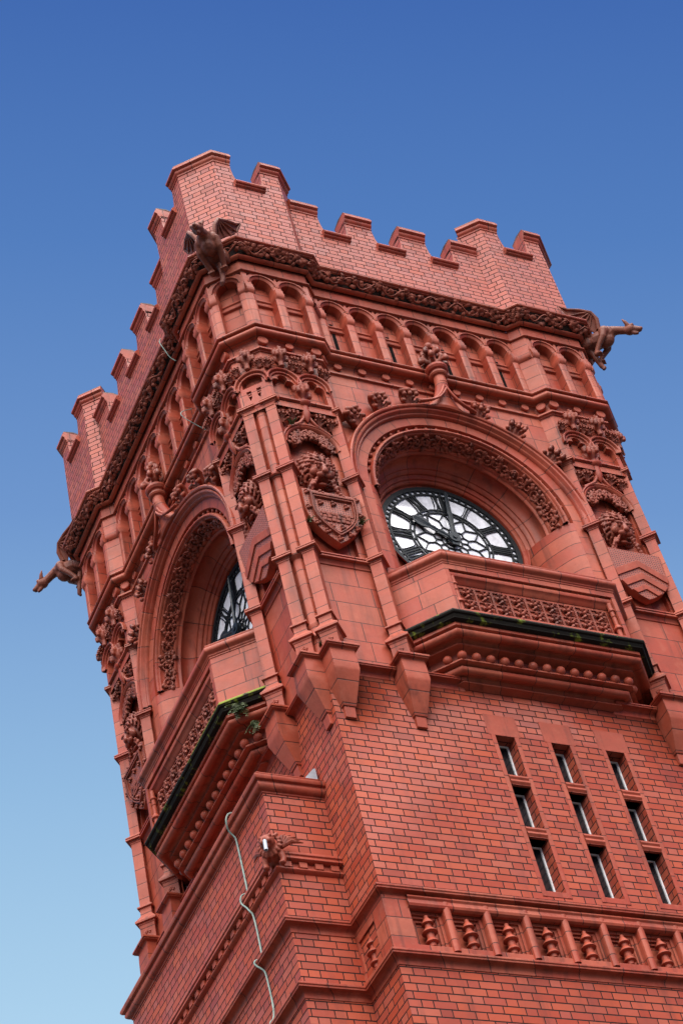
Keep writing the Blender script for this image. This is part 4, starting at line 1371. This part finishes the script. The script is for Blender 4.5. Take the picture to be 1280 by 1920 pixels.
# ------------------------------------------------------------------ clocks
def annulus(mb, r0, r1, y0, y1, n=96, a0=0, a1=2 * PI):
    rows = []
    for i in range(n + 1):
        a = a0 + (a1 - a0) * i / n
        c, s_ = math.cos(a), math.sin(a)
        rows.append([Vector((r0 * c, y0, r0 * s_)), Vector((r0 * c, y1, r0 * s_)), Vector((r1 * c, y1, r1 * s_)), Vector((r1 * c, y0, r1 * s_))])
    mb.grid(rows)
def bar(mb, p, q, w_, y0, y1):
    p, q = Vector((p[0], 0, p[1])), Vector((q[0], 0, q[1]))
    t = (q - p).normalized(); s_ = Vector((-t.z, 0, t.x)) * w_ / 2
    o0, o1 = Vector((0, y0, 0)), Vector((0, y1, 0))
    A = [p - s_, p + s_, q + s_, q - s_]
    mb.face([v + o1 for v in A]); mb.face([v + o0 for v in A])
    for i in range(4):
        j = (i + 1) % 4
        mb.face([A[i] + o0, A[j] + o0, A[j] + o1, A[i] + o1])
def pol(r, deg):                            # clockwise from XII
    a = rad(90 - deg); return (r * math.cos(a), r * math.sin(a))
mb = MB(); mb.face([Vector((1.5 * math.cos(2 * PI * i / 72), 0, 1.5 * math.sin(2 * PI * i / 72))) for i in range(72)])
dial_me = mb.mesh('dial', OPAL)
Y0, Y1 = -.002, -.03
mb = MB()
annulus(mb, 1.40, 1.50, Y0, -.045); annulus(mb, 1.285, 1.325, Y0, Y1); annulus(mb, .855, .885, Y0, Y1); annulus(mb, .775, .805, Y0, Y1)
annulus(mb, .10, .135, Y0, Y1, 32); annulus(mb, .0, .03, Y0, Y1, 12)
for i in range(60):
    bar(mb, pol(1.32, i * 6 + 3), pol(1.40, i * 6 + 3), .05, Y0, Y1)
for i in range(24):
    bar(mb, pol(.80, i * 15 + 7.5), pol(.86, i * 15 + 7.5), .03, Y0, Y1)
for i in range(12):
    d = i * 30
    # petals and kites of the inner tracery
    bar(mb, pol(.775, d), pol(.56, d + 15), .024, Y0, Y1); bar(mb, pol(.775, d), pol(.56, d - 15), .024, Y0, Y1)
    bar(mb, pol(.56, d + 15), pol(.40, d + 15), .022, Y0, Y1)
    bar(mb, pol(.56, d + 15), pol(.40, d), .0, Y0, Y1) if False else None
    bar(mb, pol(.40, d + 15), pol(.335, d), .022, Y0, Y1); bar(mb, pol(.40, d + 15), pol(.335, d + 30), .022, Y0, Y1)
    bar(mb, pol(.335, d), pol(.22, d), .020, Y0, Y1)
    bar(mb, pol(.22, d), pol(.22, d + 30), .020, Y0, Y1)
    if i % 2 == 0: bar(mb, pol(.22, d), pol(.12, d), .018, Y0, Y1)
    # swelling pairs of bars between the numerals
    bar(mb, pol(.885, d + 15), pol(1.285, d + 15), .0, Y0, Y1) if False else None
tr_me = mb.mesh('dial_tracery', IRON, 30)
NUM = ['XII', 'I', 'II', 'III', 'IIII', 'V', 'VI', 'VII', 'VIII', 'IX', 'X', 'XI']
def numeral(txt):
    mb = MB()
    wd = {'I': .056, 'V': .13, 'X': .13}
    W_ = sum(wd[c] for c in txt); x = -W_ / 2
    r0, r1 = .885, 1.287
    for c in txt:
        q = wd[c]; m_ = x + q / 2
        z = lambda t: r0 + (r1 - r0) * t
        if c == 'I': bar(mb, (m_, z(0)), (m_, z(1)), .030, Y0, Y1 - .004)
        if c == 'V':
            bar(mb, (x + .03, z(1)), (m_, z(0)), .034, Y0, Y1 - .004); bar(mb, (x + q - .03, z(1)), (m_, z(0)), .016, Y0, Y1 - .004)
        if c == 'X':
            bar(mb, (x + .03, z(1)), (x + q - .03, z(0)), .034, Y0, Y1 - .004); bar(mb, (x + q - .03, z(1)), (x + .03, z(0)), .016, Y0, Y1 - .006)
        x += q
    # curved brackets either side that hold the numeral, as in cast dials
    for sg in (-1, 1):
        e = sg * (W_ / 2 + .035)
        for a, b in (((e, r0), (e - sg * .02, r0 + .10)), ((e - sg * .02, r0 + .10), (e - sg * .02, r1 - .10)), ((e - sg * .02, r1 - .10), (e, r1))):
            bar(mb, a, b, .010, Y0, Y1 + .002)
    return mb.mesh('numeral', IRON)
num_me = [numeral(t) for t in NUM]
def hand(L, w0, w1, tail, ornate):
    mb = MB(); pts = []
    N = 24
    right = []
    for i in range(N + 1):
        t = i / N
        r = -tail + (L + tail) * t
        w_ = w0 + (w1 - w0) * max(0, r / L)
        if ornate == 'm':
            if 0.05 < r / L < .55: w_ += .012 * math.sin(r * 38)
            if r < 0: w_ = w0 * (1.0 + .25 * math.sin(-r / tail * PI))
            if t == 1: w_ *= .55
        else:
            q = r / L
            if .55 < q < .98: w_ = .05 + .085 * math.sin((q - .55) / .43 * PI) ** .9
            if t == 1: w_ = .006
            if 0.05 < q < .5: w_ += .014 * math.sin(r * 30)
        right.append((w_, r))
    pts = right + [(-a, b) for a, b in right[::-1]]
    F = lambda u, k, z: Vector((u, -k, z))
    prism(mb, F, pts, 0, .022)
    mb.grid([[Vector((0, -.040, r)), Vector((w_ * .45, -.022, r))] for w_, r in right[2:-1]]); mb.grid([[Vector((0, -.040, r)), Vector((-w_ * .45, -.022, r))] for w_, r in right[2:-1]])
    ring = [(.125 * math.cos(2 * PI * i / 24), .125 * math.sin(2 * PI * i / 24)) for i in range(24)]
    prism(mb, F, ring, 0, .045)
    ring = [(.05 * math.cos(2 * PI * i / 16), .05 * math.sin(2 * PI * i / 16)) for i in range(16)]
    prism(mb, F, ring, .04, .065)
    return mb
min_me = hand(1.34, .062, .034, .20, 'm').mesh('minute_hand', HANDM, 25)
hr_me = hand(.92, .07, .05, .15, 'h').mesh('hour_hand', HANDM, 25)
for s_ in (0, 1):
    p = Matrix.Rotation(-PI / 2 * s_, 4, 'Z') @ Q(CC - .01, -.925, CZ - .07)
    t = thing('tower_clock', ['bright white clock dial with black iron tracery and Roman numerals, above the front balcony',
                              'shaded clock dial seen almost edge on in the arch of the left face'][s_], 'clock', p + Vector((4, 4, 0)), -PI / 2 * s_, 'clocks on the tower faces'); t.scale = (.985, 1, .985)
    link('dial', dial_me, t)
    fr_ = link('dial_tracery', tr_me, t)
    for i, nm in enumerate(num_me):
        o = link('numeral', nm, t); o.rotation_euler = (0, rad(30 * i), 0)
    o = link('hour_hand', hr_me, t); o.location = (0, -.075, 0); o.rotation_euler = (0, rad(301), 0)
    o = link('minute_hand', min_me, t); o.location = (0, -.115, 0); o.rotation_euler = (0, rad(6), 0)

# ------------------------------------------------------------------ gargoyles
def gargoyle_body(mb):
    # local frame: +x outward from the corner, z up, origin on the frieze
    T_ = lambda p, r, n=10: tube(mb, p, r, n)
    T_([(-.15, 0, .30), (.08, 0, .34), (.30, 0, .36), (.50, 0, .42), (.62, 0, .50)], [.20, .21, .20, .19, .14])          # trunk, deep chest
    ball(mb, (.42, 0, .30), .19, 12, 8, (1.1, .85, 1.15))
    T_([(.50, 0, .46), (.64, 0, .47), (.76, 0, .41), (.88, 0, .33), (.98, 0, .27)], [.14, .115, .095, .09, .085])      # neck
    ball(mb, (.99, 0, .28), .125, 12, 8, (1.1, .98, .95))                                                             # skull
    tube(mb, [(1.02, 0, .28), (1.09, 0, .235), (1.165, 0, .185), (1.21, 0, .165)], [.095, .08, .068, .052], 10)        # upper jaw
    ball(mb, (1.205, 0, .195), .045, 8, 6)
    tube(mb, [(1.0, 0, .21), (1.05, 0, .13), (1.12, 0, .08)], [.055, .045, .030], 8)                                 # lower jaw
    for sy in (-1, 1):
        T_([(.98, sy * .085, .35), (.95, sy * .12, .45), (.91, sy * .15, .54)], [.05, .04, .010], 7)                   # ears
        ball(mb, (1.06, sy * .080, .325), .042, 8, 6)                                                                   # brow / eye
        ball(mb, (.46, sy * .16, .42), .12, 10, 7, (1, .7, 1.15))                                                      # shoulder
        T_([(.46, sy * .18, .42), (.40, sy * .20, .22), (.26, sy * .17, .06), (.17, sy * .14, -.06), (.12, sy * .13, -.14)], [.095, .075, .062, .055, .05], 9)   # foreleg back to the wall
        ball(mb, (.15, sy * .13, -.16), .066, 8, 6, (1.25, 1, .8))
        for t in (-1, 0, 1):
            T_([(.15, sy * .13 + t * .04, -.16), (.225, sy * .13 + t * .05, -.175), (.245, sy * .13 + t * .05, -.215)], [.034, .028, .012], 6)
        ball(mb, (.0, sy * .17, .28), .15, 10, 7, (1.1, .7, 1.2))                                                      # haunch
    for i in range(7):                                                                                                # spine ridge
        t = i / 6
        ball(mb, (.0 + .62 * t, 0, .53 + .07 * math.sin(t * 2.6)), .05, 6, 5)
    for i in range(5):
        t = i / 4
        ball(mb, (.66 + .22 * t, 0, .555 - .14 * t), .036, 6, 5)
    for i in range(4):                                                                                                # ribs of the chest
        T_([(.28 + i * .07, -.15, .38), (.31 + i * .07, -.09, .19), (.32 + i * .07, .09, .19), (.28 + i * .07, .15, .38)], .024, 5)
    T_([(-.05, .0, .22), (.06, .03, .05), (.10, .05, -.18), (.13, .03, -.40), (.16, .0, -.50), (.13, -.02, -.56)], [.09, .07, .06, .055, .05, .03], 8)   # tail
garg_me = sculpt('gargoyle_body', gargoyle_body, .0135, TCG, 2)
def wing(sy):
    mb = MB()
    root = Vector((.38, sy * .15, .52)); 
    lead = [root, Vector((.44, sy * .26, .82)), Vector((.36, sy * .36, 1.05)), Vector((.10, sy * .52, 1.14)), Vector((-.18, sy * .66, 1.20)), Vector((-.34, sy * .74, 1.34))]
    trail = [root + Vector((-.14, 0, -.06)), Vector((.16, sy * .22, .60)), Vector((.06, sy * .34, .70)), Vector((-.08, sy * .48, .80)), Vector((-.22, sy * .62, .98)), Vector((-.34, sy * .74, 1.30))]
    lead = [root + (p - root) * .80 for p in lead]; trail = [root + (p - root) * .80 for p in trail]
    N = 5
    rows = []
    for i in range(6):
        r = []
        for j in range(N + 1):
            t = j / N
            p = lead[i].lerp(trail[i], t)
            p += Vector((.03, -sy * .05, 0)) * math.sin(t * PI) + Vector((.012, 0, 0)) * math.sin(j * 3.1)
            r.append(p)
        rows.append(r)
    n_ = Vector((.022, -sy * .022, 0))
    mb.grid(rows); mb.grid([[p - n_ for p in r] for r in rows])
    edge = [r[0] for r in rows] + [r[-1] for r in rows[::-1]]
    mb.grid([[p for p in edge], [p - n_ for p in edge]])
    tube(mb, lead, [.055, .05, .045, .038, .03, .012], 7)
    for k in (1, 2, 3, 4):
        tube(mb, [lead[2].lerp(lead[1], .2 * (k == 1)), (lead[2] + rows[k][-1]) / 2 + Vector((.02, 0, .02)), rows[k][-1]], [.03, .022, .012], 6)
    return mb.mesh('wing', TCG, 50)
wing_me = {s_: wing(s_) for s_ in (-1, 1)}
off0 = .60
GARG = [((0, 0), (-1, -1), 'winged stone gargoyle crouching on the frieze at the tower corner nearest the viewer'),
        ((8, 0), (1, -1), 'winged gargoyle craning its neck against the sky at the right tower corner'),
        ((0, 8), (-1, 1), 'winged gargoyle leaning out low against the sky at the left tower corner')]
for (cx, cy), (dx, dy), lab in GARG:
    d = Vector((dx, dy)).normalized()
    t = thing('gargoyle', lab, 'gargoyle', (cx + d.x * (off0 - .22), cy + d.y * (off0 - .22), 4.45), math.atan2(dy, dx), 'corner gargoyles on the frieze')
    if (cx, cy) == (0, 0): t.rotation_euler = (0, rad(9), math.atan2(dy, dx))
    link('body', garg_me, t)
    for s_ in (-1, 1): link('wing', wing_me[s_], t)

# ------------------------------------------------------------------ stair wing on the left face
WING = thing('stair_wing', 'lower brick stair wing with stone coping built against the left face of the tower', 'building', (-0.5, 4, ZG))
def wpart(name, me, parent=None):
    o = link(name, me, parent or WING)
    if not parent: o.location = (4.5, 0, -ZG)
    return o
mb = MB()
A_, B_, C_, D_ = W2(0, WY0), W2(WX, WY0), W2(WX, WY1), W2(0, WY1)
for p, q in ((B_, A_), (C_, B_), (D_, C_)):
    mb.face([(p[0], p[1], ZG), (q[0], q[1], ZG), (q[0], q[1], -7.9), (p[0], p[1], -7.9)])
mb.face([(p[0], p[1], -7.72) for p in (A_, B_, C_, D_)])
wpart('brick_wall', mb.mesh('brick_wall', BRICK))
WP = [D_, C_, B_, A_]
COPW = [(-.30, -7.62), (.05, -7.60), (.10, -7.615), (.10, -7.635), (.075, -7.65), (.12, -7.665), (.155, -7.695), (.16, -7.735), (.14, -7.77), (.10, -7.785), (.095, -7.80), (.105, -7.83), (.095, -7.87), (.06, -7.905), (.02, -7.92), (.015, -7.95), (0, -7.955)]
mb = MB(); sweep(mb, WP, COPW); wpart('coping', mb.mesh('coping', TCU))
DENW = [(0, -9.12), (.06, -9.13), (.115, -9.15), (.125, -9.17), (.125, -9.20), (.105, -9.215), (.105, -9.23), (.12, -9.25), (.12, -9.275), (.09, -9.295), (.03, -9.30), (.03, -9.40), (.06, -9.405), (.065, -9.435), (.04, -9.46), (.0, -9.48)]
mb = MB(); sweep(mb, WP, DENW); ds = wpart('dentil_string', mb.mesh('dentil_string', TCU))
mb = MB()
for p, q in ((C_, B_), (B_, A_)):
    f = Fr(p[0], p[1], q[0] - p[0], q[1] - p[1]); L = (Vector(q) - Vector(p)).length
    n = round(L / .26)
    for i in range(n):
        u = L * (i + .25) / n
        mb = MB(); box(mb, f, u, u + L / n * .5, .01, .075, -9.402, -9.302)
        wpart('dentil', mb.mesh('dentil', TCP), ds)
for z in (-10.37, -11.5):
    mb = MB(); sweep(mb, UN, STR(z), True, WG_SEG)
    wpart('string_course', mb.mesh('string_course', TCU))

# winged beast spout on the corner of the stair wing
def spout_fn(mb):
    tube(mb, [(-.15, 0, .0), (.0, 0, .02), (.14, 0, .06), (.24, 0, .10)], [.17, .17, .15, .12], 10)
    ball(mb, (.28, 0, .13), .14, 12, 8, (1.0, 1.0, 1.0))
    for sy in (-1, 1):
        ball(mb, (.36, sy * .075, .19), .05, 8, 6, (1, 1.1, .7)); ball(mb, (.39, sy * .06, .08), .055, 8, 6)
        ball(mb, (.385, sy * .062, .155), .026, 7, 5)
        tube(mb, [(.25, sy * .12, .22), (.20, sy * .17, .29), (.16, sy * .17, .32)], [.04, .035, .012], 6)
        tube(mb, [(.10, sy * .14, -.02), (.08, sy * .17, -.18), (.10, sy * .15, -.27)], [.07, .06, .055], 8)
        ball(mb, (.14, sy * .15, -.29), .06, 8, 6, (1.3, 1, .7))
    ball(mb, (.41, 0, .12), .045, 8, 6)
    tube(mb, [(.34, 0, .02), (.40, 0, .0)], [.06, .04], 8)
    rg = random.Random(5)
    for i in range(16):
        a = 2 * PI * i / 16
        p = Vector((.20, math.cos(a) * .15, .12 + math.sin(a) * .16))
        tube(mb, [p, p + Vector((-.03, math.cos(a) * .06, math.sin(a) * .06)), p + Vector((-.09, math.cos(a) * .07, math.sin(a) * .07))], [.04, .035, .015], 6)
spout_me = sculpt('spout_body', spout_fn, .012, TCC, 2)
t = thing('gargoyle', 'small maned beast with a pale water pipe in its mouth on the stair wing corner', 'gargoyle', (WX - .04, WY0 - .04, -9.22), math.atan2(-1, -1)); t.scale = (.86, .86, .86)
link('body', spout_me, t)
mb = MB(); lathe(mb, (.42, 0, .08), [(.036, 0), (.036, .23), (.028, .23), (.028, 0)], 12, (.12, 0, -1.0))
link('pipe', mb.mesh('pipe', ZINC), t)
def small_wing(sy):
    mb = MB()
    base = Vector((.05, sy * .13, .10))
    for k in range(5):
        a = rad(20 + k * 17)
        tip = base + Vector((-.10 - .25 * math.cos(a), sy * (.10 + .26 * math.cos(a)), .08 + .24 * math.sin(a)))
        mid = base.lerp(tip, .5) + Vector((.05, sy * .02, .05))
        tube(mb, [base, mid, tip], [.05, .045, .01], 6)
    return mb.mesh('wing', TCC)
for sy in (-1, 1): link('wing', small_wing(sy), t)

# ------------------------------------------------------------------ lightning conductor, flashing, plants
def strip(name, pts, w_, lab):
    q = [Vector(p) - Vector(pts[0]) for p in pts]
    for _ in range(2):
        q = [q[0]] + [v for a, b in zip(q, q[1:]) for v in (a.lerp(b, .25), a.lerp(b, .75))] + [q[-1]]
    mb = MB(); tube(mb, q, w_, 6)
    o = link(name, mb.mesh(name, COPPER)); o.location = pts[0]
    tag(o, lab, 'cable')
X_ = WX
strip('lightning_conductor', [(X_ + .10, 1.90, -7.58), (X_ - .12, 1.90, -7.58), (X_ - .19, 1.92, -7.66), (X_ - .19, 1.97, -7.78), (X_ - .13, 2.04, -7.86), (X_ - .04, 2.04, -7.95), (X_ - .03, 2.03, -8.05), (X_ - .03, 1.99, -9.02), (X_ - .04, 1.99, -9.09), (X_ - .15, 2.01, -9.12), (X_ - .16, 2.05, -9.25), (X_ - .10, 1.99, -9.36), (X_ - .08, 1.95, -9.46), (X_ - .03, 1.94, -9.52), (X_ - .03, 1.92, -10.27), (X_ - .04, 1.93, -10.33), (X_ - .165, 1.95, -10.37), (X_ - .165, 1.96, -10.44), (X_ - .05, 1.92, -10.54), (X_ - .03, 1.91, -10.62), (X_ - .03, 1.87, -11.40), (X_ - .165, 1.89, -11.5), (X_ - .04, 1.86, -11.7), (X_ - .03, 1.85, -14.0)],
      .0145, 'verdigris copper lightning conductor running down the side of the stair wing')
strip('lightning_conductor', [(-.62, 2.02, 5.02), (-.66, 2.05, 4.92), (-.56, 2.02, 4.62), (-.52, 2.0, 4.42), (-.40, 1.98, 4.3)], .009, 'short pale conductor crossing the vine frieze on the left tower face')
strip('lightning_conductor', [(-.30, 1.93, 2.75), (-.54, 1.95, 2.62), (-.56, 1.95, 2.48), (-.34, 1.93, 2.30), (-.10, 1.90, 2.12)], .009, 'short pale conductor crossing the cornice above the left arch')
mb = MB()
F = Fr(0, 0, 1, 0)
prism(mb, F, [(0, 0), (.26, 0), (.26, .27), (.22, .26)], -.10, 0)
o = link('metal_flashing', mb.mesh('metal_flashing', ZINC)); o.location = (-.30, WY0 - .02, -7.59)
tag(o, 'small grey triangular metal flashing on the stair wing coping against the tower', 'flashing')

def fern(name, loc, dirs, lab, L=.35, seed=1, n=9, grp='plants rooted in the masonry'):
    rg = random.Random(seed); mb = MB()
    for i in range(n):
        d = (Vector(dirs) + Vector((rg.uniform(-.5, .5), rg.uniform(-.5, .5), rg.uniform(-.35, .5)))).normalized()
        p = Vector((0, 0, 0)); pts = [p.copy()]
        l_ = L * rg.uniform(.6, 1.1)
        for k in range(6):
            d = (d + Vector((0, 0, -.16))).normalized(); p = p + d * l_ / 6; pts.append(p.copy())
        tube(mb, pts, [.010, .009, .008, .007, .006, .005, .004], 4)
        s_ = d.cross(Vector((0, 0, 1))).normalized()
        for k in range(1, 7):
            for sg in (-1, 1):
                w_ = .075 * (1.1 - k / 8) * (L / .35)
                b_ = pts[k]; e = b_ + s_ * sg * w_ + Vector((rg.uniform(-.02, .02), rg.uniform(-.02, .02), -w_ * .4))
                m_ = (b_ + e) / 2; q = (pts[k] - pts[k - 1]).normalized() * w_ * .38
                mb.face([b_, m_ + q, e, m_ - q])
    o = link(name, mb.mesh(name, LEAF, 60, weld=0)); o.location = loc
    tag(o, lab, 'plant')
fern('fern', (-.55, 1.98, -5.15), (-.6, -.55, -.4), 'leafy fern hanging beside the right end of the left balcony corbel', .52, 3, 16)
fern('fern', (-.40, 1.86, -5.55), (-.6, -.4, -.6), 'small fern under the left balcony beside the stone bracket', .36, 4, 10)
fern('weed_tuft', (.47, -.20, .02), (-.1, -.7, .5), 'small mossy tuft growing on the left of the niche hood over the bordered shield', .16, 6, 10)
fern('weed_tuft', (1.30, -.24, -2.52), (.1, -.8, .2), 'small green weed on the right rim of the bordered shield', .20, 7, 9)
fern('weed_tuft', (.30, -.16, -2.62), (-.2, -.8, .0), 'small green weed beside the lower left edge of the bordered shield', .20, 8, 9)
fern('weed_tuft', (.02, -.02, -5.52), (-.4, -.7, .4), 'tiny weed in the gap between the two corner pedestals', .16, 9, 8)
